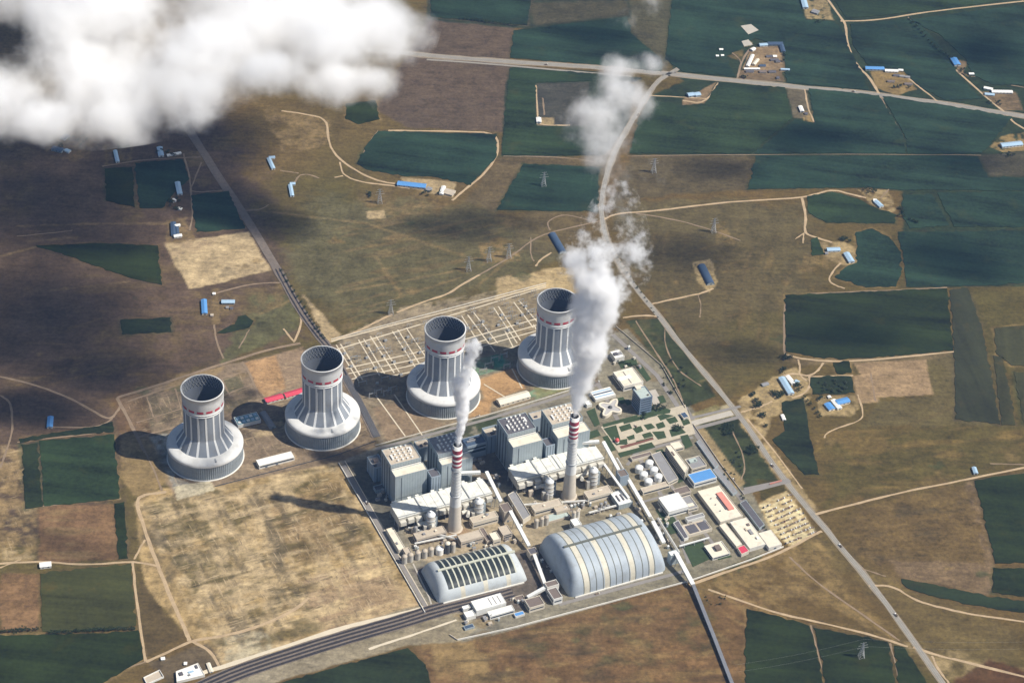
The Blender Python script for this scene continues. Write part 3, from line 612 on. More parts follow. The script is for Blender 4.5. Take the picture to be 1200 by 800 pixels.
TRACKS = [  # dirt tracks: points, width, dull
 ([(-20, 438), (0, 441), (40, 450), (80, 465), (110, 482), (128, 492), (136, 484), (142, 474)], 7, 1),
 ([(0, 463), (12, 470), (15, 490), (14, 510), (0, 548)], 6, 1), ([(60, 500), (110, 501), (128, 494), (135, 486)], 4.5, 1),
 ([(110, 501), (113, 508)], 4, 1), ([(20, 518), (60, 513), (133, 505)], 4, 1), ([(50, 593), (90, 588), (142, 584)], 4, 1),
 ([(137, 466), (200, 446), (262, 426), (320, 408), (352, 402)], 9, 1), ([(137, 466), (150, 490), (162, 515), (170, 530)], 9, 1),
 ([(150, 470), (205, 452)], 4, 1), ([(162, 512), (195, 503), (205, 500)], 5, 1), ([(160, 495), (215, 478)], 4, 1), ([(172, 465), (180, 488)], 4, 1), ([(205, 455), (212, 478)], 4, 1),
 ([(284, 424), (295, 442), (303, 465)], 6, 1), ([(252, 446), (286, 435)], 5, 1), ([(262, 463), (296, 450)], 5, 1), ([(258, 440), (270, 465)], 5, 1),
 ([(195, 576), (165, 580), (160, 588), (166, 610), (180, 650), (200, 700), (216, 735), (222, 750)], 8.5, 0),
 ([(190, 575), (178, 545), (162, 515)], 5, 1), ([(-20, 662), (0, 660), (50, 657), (100, 662), (155, 657), (186, 663)], 6, 0), ([(0, 665), (25, 655)], 4, 0),
 ([(155, 657), (160, 700), (165, 740), (171, 775)], 6, 0), ([(171, 775), (200, 762), (225, 750), (262, 745), (300, 735), (345, 715), (362, 700)], 7, 0), ([(222, 750), (245, 760), (258, 782)], 7, 0),
 ([(170, 632), (157, 655)], 4.5, 0), ([(110, 800), (140, 785), (171, 775)], 4, 1),
 ([(330, 130), (360, 134), (384, 140), (384, 165), (395, 185), (420, 202), (445, 213), (470, 216)], 6, 0), ([(398, 190), (402, 206), (425, 214), (455, 217), (480, 221)], 5, 0), ([(402, 206), (392, 208)], 5, 0),
 ([(455, 153), (540, 154), (583, 156), (584, 180), (570, 202), (545, 222), (530, 235)], 7, 0), ([(443, 153), (432, 168), (420, 192)], 4, 1),
 ([(395, 397), (420, 388), (445, 375), (460, 368)], 7, 0), ([(465, 366), (500, 352), (525, 345), (540, 334), (562, 322)], 6, 0), ([(562, 322), (600, 300), (625, 280), (646, 272), (672, 266), (703, 259)], 5, 1), ([(622, 278), (622, 300), (626, 306)], 4, 1), ([(646, 296), (632, 305), (628, 312)], 5, 0),
 ([(645, 270), (640, 260), (660, 250), (690, 258)], 4, 1),
 ([(705, 258), (722, 250), (760, 248), (800, 243), (860, 236), (940, 232), (958, 227), (975, 222), (995, 227), (1015, 232)], 7, 0), ([(745, 250), (790, 257), (830, 268), (868, 282)], 4.5, 1),
 ([(940, 232), (945, 255), (942, 273), (955, 278), (975, 284)], 7, 0), ([(942, 273), (932, 280)], 4, 0), ([(942, 273), (941, 285)], 4, 0), ([(985, 308), (976, 318), (970, 328), (978, 334), (990, 338)], 5, 0),
 ([(1032, 232), (1040, 224), (1045, 216)], 4, 1), ([(764, 356), (800, 348), (822, 344), (836, 338)], 6, 0), ([(818, 346), (822, 358), (820, 372)], 3.5, 1),
 ([(952, 603), (1000, 591), (1050, 578), (1100, 568), (1140, 560), (1230, 542)], 6.5, 0), ([(1160, 543), (1230, 545)], 4, 1),
 ([(830, 690), (855, 699), (910, 718), (960, 729), (1010, 740), (1064, 757)], 6, 0), ([(925, 652), (955, 680), (985, 702), (1020, 726), (1054, 750)], 4.5, 1), ([(950, 732), (958, 765), (972, 808)], 4, 1), ([(1043, 753), (1049, 775), (1055, 805)], 4, 1),
 ([(1018, 686), (1045, 685), (1070, 702), (1100, 711), (1140, 720), (1230, 732)], 6, 0), ([(1010, 666), (1038, 675)], 4, 1), ([(1070, 758), (1100, 768), (1130, 775), (1230, 800)], 7, 0), ([(1092, 768), (1100, 785), (1112, 800)], 5, 0),
 ([(919, 414), (919, 380), (920, 345), (1000, 342), (1110, 337)], 5, 1), ([(919, 414), (940, 421), (990, 424), (1060, 418), (1118, 412)], 6, 0),
 ([(935, 421), (938, 430), (936, 438), (945, 446)], 5, 0), ([(965, 425), (958, 435), (948, 441), (930, 437), (918, 440)], 6, 0), ([(948, 441), (1000, 440)], 5, 0), ([(948, 441), (950, 452), (942, 462), (928, 466)], 5, 0),
 ([(1005, 462), (1012, 482), (1010, 492), (985, 500), (968, 507), (966, 513)], 4, 0), ([(868, 483), (890, 477), (905, 470)], 5, 0), ([(875, 490), (905, 525), (940, 572)], 4, 0), ([(1020, 437), (1026, 470)], 4, 1),
 ([(955, -20), (985, 20), (992, 30), (992, 52), (1005, 78), (1020, 92), (1030, 110)], 8, 0), ([(985, 25), (1030, 24), (1080, 15), (1140, 8), (1230, -2)], 7, 0), ([(1032, 112), (1040, 130), (1058, 158)], 4, 1), ([(1062, 90), (1080, 104), (1100, 120)], 5, 0),
 ([(864, 92), (869, 72), (878, 58)], 6, 1), ([(885, 34), (900, 46), (904, 52)], 5, 1), ([(855, 60), (866, 68), (869, 75)], 4, 1), ([(943, 104), (946, 125), (954, 143)], 5, 0), ([(842, 97), (826, 122), (800, 118)], 6, 0), ([(760, 112), (800, 114), (830, 116)], 5, 0),
 ([(1064, 20), (1085, 40), (1098, 55)], 3.5, 1), ([(1125, 25), (1150, 60), (1172, 88), (1138, 90)], 4, 1), ([(1120, 82), (1160, 118), (1178, 132)], 6, 0), ([(1180, 135), (1190, 146), (1215, 158)], 7, 0), ([(1185, 100), (1230, 108)], 4, 1),
 ([(628, 100), (630, 140), (632, 147), (668, 147)], 5, 0), ([(636, 115), (638, 135)], 5, 1), ([(590, 183), (660, 184), (700, 190)], 4, 1), ([(735, 183), (880, 181), (1060, 181), (1150, 182)], 3, 1),
 ([(215, 180), (222, 205), (224, 228), (226, 255), (222, 270)], 5, 1), ([(236, 190), (226, 215), (222, 226), (262, 223)], 4.5, 1), ([(120, 195), (160, 188), (190, 186), (235, 184)], 5, 1), ([(328, 200), (350, 203)], 4, 1), ([(345, 215), (350, 205), (362, 204), (374, 209)], 5, 1),
 ([(285, 247), (305, 246), (315, 240)], 4, 1), ([(248, 345), (280, 336), (300, 332), (330, 331)], 5.5, 1), ([(251, 380), (253, 400), (262, 420)], 5, 1), ([(336, 340), (350, 358), (354, 378), (345, 400)], 6, 0), ([(332, 385), (345, 401)], 4, 0), ([(280, 408), (292, 386)], 3, 1),
 ([(20, 277), (60, 273), (85, 270)], 3.5, 1), ([(780, 378), (778, 402), (792, 432), (815, 448), (822, 452)], 4, 1), ([(745, 376), (770, 415), (790, 445), (800, 470)], 5, 1), ([(858, 505), (868, 525), (874, 548), (868, 562)], 4, 1), ([(730, 372), (755, 369), (772, 371)], 6, 0),
 ([(808, 685), (850, 670), (895, 655), (925, 642), (950, 628), (963, 622)], 7, 0),
]
for i, (px, w_, dull) in enumerate(TRACKS): road("dirt_track", px, w_*(.72 if dull else .8), .15+.0011*(i % 60), M_dirt2 if dull else M_dirt, jit=.9, sm=2, thick=.3)
# switchyard paths
def quick(name, pts, z, m): return struct(MB().prism([tuple(g(*p)) for p in pts], z-.5, z).build(name, m))
k = 0
for px in [[(386, 412), (640, 336)], [(398, 440), (500, 418), (660, 372)], [(404, 446), (500, 424), (662, 378)], [(396, 434), (500, 410), (655, 366)], [(460, 440), (500, 432)], [(590, 410), (640, 395)], [(388, 400), (460, 381), (520, 366), (640, 334)]]:
    road("path", px, 2.8, .25+k*.004, M_plaza, sm=0, jit=.3); k += 1
for x0, y0, x1, y1 in [(394, 404, 420, 446), (399, 403, 425, 445), (420, 398, 445, 440), (426, 397, 451, 438), (434, 394, 462, 437), (440, 393, 468, 436), (460, 388, 488, 432), (466, 386, 494, 430), (476, 384, 500, 420),
                       (541, 370, 562, 403), (548, 369, 580, 412), (555, 366, 583, 402), (578, 360, 606, 402), (584, 359, 610, 399), (602, 354, 625, 384), (608, 352, 632, 380), (592, 388, 602, 408), (625, 380, 634, 396)]:
    road("path", [(x0, y0), (x1, y1)], 2.7, .25+k*.004, M_plaza, sm=0, jit=.3); k += 1
for a, b in [((440, 463), (475, 511)), ((462, 462), (497, 513)), ((567, 450), (600, 470)), ((600, 432), (612, 455))]: road("path", [a, b], 2.6, .3, M_plaza, sm=0)
road("road", [(404, 440), (425, 478), (442, 512)], 13, .95, M_asph2, sm=0); 
# station roads
M_lane = mat("yard_road", (.225, .205, .185), .9, .14, .06, coords='World')
SR = [([(440, 526), (575, 490), (640, 470), (702, 450)], 8), ([(402, 545), (450, 625), (503, 716)], 10), ([(503, 716), (560, 706)], 9), ([(655, 708), (806, 668)], 8), ([(700, 448), (735, 512), (790, 606), (808, 660)], 9),
      ([(718, 392), (770, 440), (810, 500), (850, 560), (880, 600), (905, 638)], 10), ([(722, 500), (806, 478), (812, 492)], 8), ([(735, 545), (745, 530), (812, 512)], 7), ([(765, 535), (800, 590), (838, 640)], 7), ([(745, 590), (800, 575)], 6), ([(868, 488), (803, 505)], 9), ([(872, 573), (925, 562)], 8), ([(868, 476), (800, 492)], 7)]
for i, (px, w_) in enumerate(SR): road("road", px, w_, .36+i*.006, M_lane, sm=0, jit=.2)
for px in [[(400, 541), (500, 716)]]: road("kerb", px, 1.6, .55, M_plaza, off=7.5, sm=0)
road("pavement", [(484, 660), (503, 700), (508, 716)], 3, .5, M_conc, sm=0)
# garden beds, lawns and plaza
M_lawn = mat("lawn", (.040, .062, .026), .95, .3, .1, coords='World')
M_bed2 = mat("red_planting", (.16, .07, .05), .95, .3, .1, coords='World')
M_gard = mat("garden_paving", (.45, .39, .29), .9, .2, .08, coords="World")
for i, q in enumerate([[(868, 31), (880, 29), (889, 36), (877, 41)], [(869, 49), (877, 47), (882, 53), (872, 55)]]): quick("pavement", q, 1.4, M_conc)
quick("pavement", [(704, 500), (742, 490), (803, 474), (815, 508), (765, 522), (725, 530)], .52, M_gard)
for i, q in enumerate([[(707, 502), (722, 498), (727, 515), (721, 521)], [(725, 500), (738, 496), (741, 502), (728, 506)], [(730, 493), (768, 483), (770, 487), (731, 497)], [(770, 487), (778, 485), (790, 487), (774, 493)], [(768, 497), (777, 494), (780, 500), (771, 503)], [(752, 509), (762, 506), (766, 511), (755, 514)], [(796, 488), (804, 486), (809, 496), (801, 499)], [(748, 522), (764, 518), (765, 521), (750, 525)], [(706, 512), (712, 510), (722, 527), (716, 529)], [(722, 520), (732, 517), (736, 519), (734, 521), (722, 521)], [(741, 502), (751, 499), (754, 505), (746, 508)], [(754, 498), (763, 496), (768, 501), (759, 504)], [(780, 491), (791, 488), (795, 494), (785, 497)], [(734, 512), (743, 509), (744, 514), (737, 516)],
                       [(720, 517), (735, 514), (735, 519), (722, 522)], [(745, 517), (765, 512), (766, 515), (746, 520)], [(784, 504), (796, 499), (804, 507), (787, 512)], [(764, 506), (778, 505), (781, 513), (771, 515)], [(706, 497), (747, 486), (747, 490), (707, 501)], [(760, 482), (775, 477), (786, 480), (785, 484), (765, 487)], [(748, 483), (760, 480), (763, 488), (755, 492)],
                       [(724, 531), (765, 520), (768, 524), (727, 536)], [(745, 430), (752, 428), (763, 444), (758, 447)], [(724, 424), (745, 420), (747, 427), (728, 432)], [(731, 470), (737, 468), (741, 473), (735, 475)], [(722, 467), (730, 465), (734, 471), (728, 474)], [(687, 482), (697, 478), (703, 497), (697, 500)], [(684, 508), (700, 503), (704, 510), (690, 515)], [(797, 511), (806, 509), (812, 522), (803, 526)], [(770, 465), (777, 463), (781, 471), (774, 473)],
                       [(800, 640), (822, 634), (838, 652), (812, 664)], [(768, 597), (790, 606), (800, 622), (786, 626)], [(838, 650), (852, 648), (858, 652), (842, 656)], [(768, 528), (776, 526), (782, 536), (775, 538)], [(790, 556), (806, 552), (808, 560), (795, 566)]]):
    quick("lawn", q, .62+.004*i, M_lawn)
quick("flower_bed", [(726, 523), (765, 513), (766, 515), (728, 526)], .75, M_bed2)
quick("pavement", [(868, 575), (926, 562), (927, 565), (870, 580)], .52, M_lane)
for i, q in enumerate([[(760, 458), (768, 456), (776, 470), (766, 476)], [(808, 494), (856, 481), (860, 486), (812, 499)]]): quick("pavement", q, .5+.01*i, M_conc)
# ================================================================ BUILDING HELPERS
W_white = mat("white_sheet", (.72, .71, .66), .6, .08, .03, wave=(3.0, 'X', .10), stain=.25)
W_cream = mat("cream_wall", (.62, .56, .45), .8, .10, .04, stain=.25)
W_beige = mat("beige_concrete", (.50, .43, .34), .85, .14, .05, stain=.35)
W_pale = mat("pale_render", (.66, .63, .56), .8, .10, .05, stain=.2)
W_grey = mat("grey_green_sheet", (.32, .365, .375), .6, .10, .03, wave=(5.5, 'X', .14), stain=.2)
W_blueg = mat("blue_grey_sheet", (.30, .36, .41), .5, .07, .02, wave=(4.0, 'X', .06), stain=.12)
R_grey = mat("grey_roof", (.25, .245, .245), .9, .16, .06, stain=.3)
R_dark = mat("dark_roof", (.105, .10, .11), .8, .18, .06, wave=(4.0, 'Y', .2))
R_brown = mat("brown_roof", (.17, .135, .115), .9, .2, .06, stain=.3)
R_beige = mat("beige_roof", (.47, .40, .31), .9, .16, .06, stain=.4)
R_cream = mat("cream_roof", (.70, .63, .50), .85, .12, .05, stain=.25)
R_white = mat("white_roof", (.80, .78, .72), .7, .07, .04, stain=.2)
R_blue = mat("blue_sheet_roof", (.10, .27, .55), .5, .12, .08, wave=(3.0, 'X', .25), stain=.1)
R_lblue = mat("pale_blue_roof", (.34, .47, .58), .5, .12, .08, wave=(3.0, 'X', .2), stain=.1)
R_navy = mat("dark_blue_roof", (.055, .085, .135), .5, .12, .08, wave=(3.0, 'X', .2))
R_red = mat("red_sheet_roof", (.55, .055, .09), .6, .12, .08, wave=(3.0, 'X', .2))
R_salm = mat("salmon_roof", (.62, .25, .19), .8, .12, .08)
R_green = mat("green_grey_roof", (.40, .46, .42), .8, .12, .06, stain=.2)
G_dark = mat("dark_glass", (.035, .05, .07), .25, .2, .2)
G_seam = mat("shadow_gap", (.11, .125, .135), .8, .1, .2)
M_black = mat("flat_black", (.010, .010, .010), .9, .2)
M_dst = mat("dark_steel", (.10, .105, .11), .6, .2, .2, .3)
M_gst = mat("galvanised_steel", (.42, .43, .43), .5, .12, .2, .4)
M_tank = mat("white_tank_paint", (.80, .80, .77), .45, .07, .1, stain=.15)
M_silo = mat("silo_steel", (.50, .47, .41), .55, .12, .1, .1, stain=.3)
M_red = mat("red_paint", (.36, .055, .08), .6, .12, .2)
M_door = mat("door_shutter", (.16, .18, .20), .6, .1, .3)

def _inset(P, d):
    n = len(P); out = []
    ar = sum(P[i][0]*P[(i+1) % n][1]-P[(i+1) % n][0]*P[i][1] for i in range(n)); s = 1 if ar > 0 else -1
    for i in range(n):
        a = np.array(P[i-1]); b = np.array(P[i]); c = np.array(P[(i+1) % n]); u = (b-a)/np.hypot(*(b-a)); v = (c-b)/np.hypot(*(c-b))
        nu = np.array([-u[1], u[0]])*s; nv = np.array([-v[1], v[0]])*s; k = 1+float(nu@nv)
        out.append(tuple(b+(nu+nv)*(d/max(k, .25))))
    return out
def walls(P, h, par=1.2, tw=.9, z0=-1.0):
    """outer wall with parapet"""
    mb = MB(); n = len(P); I = _inset(P, tw)
    vs = [(p[0], p[1], z0) for p in P]+[(p[0], p[1], h) for p in P]+[(p[0], p[1], h) for p in I]+[(p[0], p[1], h-par-.4) for p in I]
    fs = []
    for k in range(3): fs += [(k*n+i, k*n+(i+1) % n, (k+1)*n+(i+1) % n, (k+1)*n+i) for i in range(n)]
    mb.add(vs, fs); return mb, I
def building(name, label, cat, px, h, wall=None, roof=None, group=None, windows=(), doors=(), roofbits=(), par=1.2, base=None, face=0, seams=0, snap=True):
    """px: roof corners in the photo (seen at height h), first edge = the front one. windows: (z, height) ribbons; doors: (t, w, h) along the front"""
    Wd = [g(x, y, h) for x, y in px]
    if snap and len(Wd) == 4:          # square it up to the plant grid
        a, b, c, d = Wd; rz = PA; L = [to_local(p, (0, 0), rz) for p in Wd]
        x0 = (L[0][0]+L[3][0])/2; x1 = (L[1][0]+L[2][0])/2; y0 = (L[0][1]+L[1][1])/2; y1 = (L[2][1]+L[3][1])/2
        if x1 < x0: x0, x1 = x1, x0
        if y1 < y0: y0, y1 = y1, y0
        cx, cy_ = (x0+x1)/2, (y0+y1)/2; c_, s_ = math.cos(rz), math.sin(rz); loc = (cx*c_-cy_*s_, cx*s_+cy_*c_)
        P = [(x0-cx, y0-cy_), (x1-cx, y0-cy_), (x1-cx, y1-cy_), (x0-cx, y1-cy_)]
    else:
        loc = tuple(np.mean(Wd, axis=0)); rz = PA; P = [to_local(p, loc, rz) for p in Wd]
        if sum(P[i][0]*P[(i+1) % len(P)][1]-P[(i+1) % len(P)][0]*P[i][1] for i in range(len(P))) < 0: P = P[::-1]
    root = thing(name, label, cat, loc, rz, group)
    mb, I = walls(P, h, par); mb.build("wall", wall or W_beige, root)
    MB().prism(I, h-par-.5, h-par).build("roof", roof or R_grey, root)
    n = len(P)
    for z, wh in windows:
        for i in range(n):
            a = np.array(P[i]); b = np.array(P[(i+1) % n]); L = np.hypot(*(b-a)); d = (b-a)/L; nx = np.array([d[1], -d[0]])
            if L < 8: continue
            k = max(1, int(L/9)); 
            if L > 60: k = max(1, int(L/14))
            mbw = MB(); m0 = (a+b)/2+nx*.02
            mbw.box(m0[0], m0[1], z, L-4, .3, wh, math.atan2(d[1], d[0])); mbw.build("window_band", G_dark, root)
    for t, w_, dh in doors:
        a = np.array(P[0]); b = np.array(P[1]); q = a+(b-a)*t; d = (b-a)/np.hypot(*(b-a)); nx = np.array([d[1], -d[0]])
        MB().box(q[0]+nx[0]*.02, q[1]+nx[1]*.02, -.5, w_, .4, dh+.5, math.atan2(d[1], d[0])).build("door", M_door, root)
    for k in range(seams):
        for i in range(n):
            a = np.array(P[i]); b = np.array(P[(i+1) % n]); d = (b-a)/np.hypot(*(b-a)); nx = np.array([d[1], -d[0]]); q = a+(b-a)*((k+.6)/(seams+.2))
            MB().box(q[0]+nx[0]*.02, q[1]+nx[1]*.02, -.5, 1.4, .3, h-2, math.atan2(d[1], d[0])).build("seam_strip", G_seam, root)  # dark strips for recessed panel seams, gap shade in their colour
    xs = [p[0] for p in P]; ys = [p[1] for p in P]; X0, X1, Y0, Y1 = min(xs), max(xs), min(ys), max(ys)
    for (nm, u, v, sx, sy, sz, m) in roofbits:
        MB().box(X0+(X1-X0)*u, Y0+(Y1-Y0)*v, h-par-.2, sx, sy, sz+.2).build(nm, m, root)
    root['_h'] = h; return root
def shed(name, label, A, B, wid, h, rise, roof, wall=None, group=None, kind='gable', doors=1, wins=True):
    """long building between two ground points of the photo; gable, vault or flat roof"""
    a, b = g(*A), g(*B); c = (a+b)/2; L = float(np.hypot(*(b-a))); rz = math.atan2(b[1]-a[1], b[0]-a[0])
    root = thing(name, label, 'building', c, rz, group); wall = wall or W_pale; x = L/2; y = wid/2; mb = MB()
    if kind == 'flat':
        m1, I = walls([(-x, -y), (x, -y), (x, y), (-x, y)], h, .6, .5); m1.build("wall", wall, root); MB().prism(I, h-1, h-.5).build("roof", roof, root)
    elif kind == 'gable':
        mb.box(0, 0, -1, L, wid, h+1); mb.add([(-x, -y, h), (-x, y, h), (-x, 0, h+rise), (x, -y, h), (x, y, h), (x, 0, h+rise)], [(0, 1, 2), (4, 3, 5)]); mb.build("wall", wall, root)
        r = MB(); e = .7; ov = x+.8; k = rise/y
        for s in (-1, 1):
            vs = []
            for (yy, zz) in ((0, h+rise+.06), (s*(y+e), h-e*k+.06)):
                for xx in (-ov, ov): vs += [(xx, yy, zz), (xx, yy, zz+.35)]
            r.add(vs, [(1, 3, 7, 5), (0, 4, 6, 2), (4, 5, 7, 6), (0, 1, 5, 4), (2, 6, 7, 3)])
        r.build("roof", roof, root)
    else:
        n = 14; arc = [(-y*math.cos(math.pi*i/n), h*math.sin(math.pi*i/n)**.8) for i in range(n+1)]
        mb.add([(-x, p, z) for p, z in arc]+[(x, p, z) for p, z in arc], [tuple(range(n+1)), tuple(range(2*n+1, n, -1))]); mb.build("wall", wall, root)
        r = MB(); ov = x+.5
        r.add([(-ov, p*1.02, z*1.02+.1) for p, z in arc]+[(ov, p*1.02, z*1.02+.1) for p, z in arc], [(i, n+1+i, n+2+i, i+1) for i in range(n)], 0, True); r.build("roof", roof, root)
    if doors: MB().box(x+.02, 0, -.5, .35, min(4, wid*.4), min(4, h*.7)+.5).build("door", M_door, root)
    if wins and kind != 'vault' and L > 14:
        for s in (-1, 1):
            k = min(6, max(2, int(L/8)))
            for i in range(k): MB().box(-x+L*(i+.5)/k, s*(y+.02), h*.4, min(3.2, L/k*.5), .25, h*.3).build("window", G_dark, root)
    return root

# ================================================================ COOLING TOWERS
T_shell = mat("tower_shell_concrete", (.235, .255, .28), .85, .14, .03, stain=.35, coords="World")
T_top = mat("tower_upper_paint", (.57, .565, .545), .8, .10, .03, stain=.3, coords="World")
T_rib = mat("tower_white_stripe", (.74, .74, .71), .7, .06, .1)
T_fin = mat("cooler_fin", (.27, .30, .315), .6, .14, .05, stain=.3, coords="World")
T_deck = mat("tower_deck_sheet", (.64, .63, .595), .7, .10, .03, stain=.25, coords="World")
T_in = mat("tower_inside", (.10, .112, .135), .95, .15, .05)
T_warn = mat("red_marking_paint", (.46, .045, .06), .7, .1)
def shell_r(z):
    if z < 70: return 56.5-(z-42)*(56.5-39.6)/28
    if z < 122: return 39.6-.7*math.sin(math.pi*.5*(z-70)/52)
    return 38.9+2.6*(z-122)/50
def build_tower(label, loc, group):
    t = thing("cooling_tower", label, "cooling tower", loc, PA, group)
    N = 96
    # ring of heat exchangers with folded fins, plinth, sloping deck
    MB().lathe([(74.2, 0), (74.2, 35)], 220, smooth=False, cap=False, rfun=lambda r, k: r-(1.1 if k % 2 else 0)).build("heat_exchanger_ring", T_fin, t)
    MB().lathe([(76, -1), (76, 1.4), (74.0, 1.6)], N, cap=False).build("plinth", W_pale, t)
    MB().lathe([(75.2, 33), (75.2, 35.5), (74.3, 38.2), (71.5, 40.3), (66, 41.8), (56, 43.4), (53, 43.6)], N, cap=False).build("deck", T_deck, t)
    MB().lathe([(75.0, 17.5), (75.0, 18.6)], N, cap=False).build("ring_beam", T_fin, t)
    zs = [42, 56, 69.5, 70.5, 80, 90, 104, 118, 126, 132]
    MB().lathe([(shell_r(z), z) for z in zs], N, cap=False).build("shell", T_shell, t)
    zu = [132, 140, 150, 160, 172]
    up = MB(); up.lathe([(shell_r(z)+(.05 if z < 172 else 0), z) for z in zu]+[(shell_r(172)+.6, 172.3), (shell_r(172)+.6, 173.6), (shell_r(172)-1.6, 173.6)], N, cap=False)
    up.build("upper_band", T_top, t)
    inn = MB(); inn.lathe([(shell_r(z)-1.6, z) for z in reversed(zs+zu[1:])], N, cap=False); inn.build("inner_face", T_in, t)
    MB().cyl(0, 0, 36, 41, 50, 48).build("inner_floor", M_black, t)  # black disc, the deep shaft's darkness put into its colour
    # rim walkway and inner lattice
    la = MB()
    for z0, z1, n in ((160, 172.6, 40), (148, 160, 34)):
        for k in range(n):
            for s in (1, -1):
                a0 = 2*math.pi*k/n; a1 = 2*math.pi*(k+s)/n; r0 = shell_r(z0)-2.2; r1 = shell_r(z1)-2.2
                la.beam((r0*math.cos(a0), r0*math.sin(a0), z0), (r1*math.cos(a1), r1*math.sin(a1), z1), .8, .4)
    la.build("inner_lattice", M_gst, t)
    rp = None
    for k in range(16):
        a = 2*math.pi*(k+.5)/16
        if rp is None:
            mb = MB(); wv = 1.75; vs = []
            for z in zs:
                r = shell_r(z)
                for (dr, y) in ((-.3, -wv*(1.3 if z < 60 else 1)), (.55, -wv*(1.3 if z < 60 else 1)), (.55, wv*(1.3 if z < 60 else 1)), (-.3, wv*(1.3 if z < 60 else 1))): vs.append((r+dr, y, z))
            fs = []
            for i in range(len(zs)-1):
                for j in range(3): fs.append((i*4+j, i*4+j+1, i*4+4+j+1, i*4+4+j))
            mb.add(vs, fs); rp = mb.build("rib", T_rib, t); o = rp
        else: o = rp.copy(); COL.objects.link(o); o.parent = t
        o.rotation_euler = (0, 0, a)
    for z, hh in ((129.6, 1.8), (134.6, 1.8)):
        MB().lathe([(shell_r(z)+.1, z-.2), (shell_r(z)+.9, z), (shell_r(z)+.9, z+hh), (shell_r(z)+.1, z+hh+.2)], N, cap=False).build("ring_stripe", T_rib, t)
    wp = None
    for k in range(14):
        if wp is None:
            wm = MB(); vs = []
            for j in range(4):
                a = 2*math.pi*(.70*j/3-.35)/14
                for z in (140.2, 145.6): r = shell_r(z)+.30; vs.append((r*math.cos(a), r*math.sin(a), z))
            wm.add(vs, [(0, 2, 3, 1), (2, 4, 5, 3), (4, 6, 7, 5)], 0, True); wp = o = wm.build("warning_marking", T_warn, t)
        else: o = wp.copy(); COL.objects.link(o); o.parent = t
        o.rotation_euler = (0, 0, 2*math.pi*(k+.5)/14)
    # outside stair and platform on the deck
    MB().box(0, -64, 41.2, 3, 14, 1.4).build("deck_walkway", M_gst, t)
    return t
TG = "air cooled towers in a row behind the boiler houses"
tl = ["pale banded cooling tower farthest from the boiler houses, towards the green crop plot", "pale banded cooling tower standing next to the long red roofed sheds",
      "pale banded cooling tower whose ring base is partly veiled by the thinner steam plume", "pale banded cooling tower beside the broad steam plume and the sandy mound"]
tps = [(237, 454.5), (377.4, 420.5), (521.8, 385.3), (653.3, 352)]
tower0 = None
for l, p in zip(tl, tps):
    q = g(p[0], p[1], 173)
    if tower0 is None: tower0 = build_tower(l, q, TG)
    else: dup(tower0, q, PA+random.uniform(-.1, .1), l, TG)

# ================================================================ CHIMNEYS
C_conc = mat("chimney_concrete", (.56, .50, .41), .9, .10, .04, stain=.2)
C_white = mat("chimney_white", (.70, .69, .65), .7, .06, .04, stain=.12)
def chimney(label, loc, H):
    t = thing("chimney", label, "chimney", loc, 0, "twin flue gas chimneys")
    rad = lambda z: 9.0+4.6*(1-min(z, 130)/130)**1.6
    zz = [-1, 8, 20, 40, 62]; MB().lathe([(rad(z), z) for z in zz], 40, cap=False).build("lower_shaft", C_conc, t)
    zz = [62, 90, 120, 150, H]; up = MB(); up.lathe([(rad(z)+.06, z) for z in zz]+[(8.0, H), (7.8, H-5)], 40, cap=False); up.build("upper_shaft", C_white, t)
    MB().cyl(0, 0, H-7, H-4.5, 8.2, 32).build("cap_slab", R_grey, t)
    for (x, y) in ((-3.6, 0), (3.6, 0)): MB().lathe([(3.0, H-5), (3.0, H+3.5), (2.5, H+3.5), (2.5, H-4)], 24, x, y, cap=False).build("flue", M_black, t)
    for k, (d, hh) in enumerate(((9, 9.5), (24, 7.5), (36, 6.0), (46.5, 4.5))):
        z1 = H-d; MB().lathe([(rad(z1-hh)+.16, z1-hh), (rad(z1)+.16, z1)], 40, cap=False).build("red_band", M_red, t)
    for k in range(9):
        z = H-58-k*7.5; MB().lathe([(rad(z)+.1, z-.3), (rad(z)+.5, z-.3), (rad(z)+.5, z+.6), (rad(z)+.1, z+.6)], 36, cap=False).build("hoop", M_gst, t)
    for z in (H-22, H-60, 88): MB().lathe([(rad(z), z-.4), (rad(z)+1.6, z-.4), (rad(z)+1.6, z+.9), (rad(z), z+.9)], 36, cap=False).build("platform", M_gst, t)
    MB().lathe([(16, -1), (16, 1.4), (13, 1.6)], 36, cap=False).build("footing", W_beige, t)
    return t
CH1, CH2 = g(532.6, 619), g(666.6, 581)
chimney("red and white banded chimney nearer the solar panelled dome, with a narrow steam column", CH1, 211)
chimney("red and white banded chimney behind the large striped dome, with a broad steam column", CH2, 203)

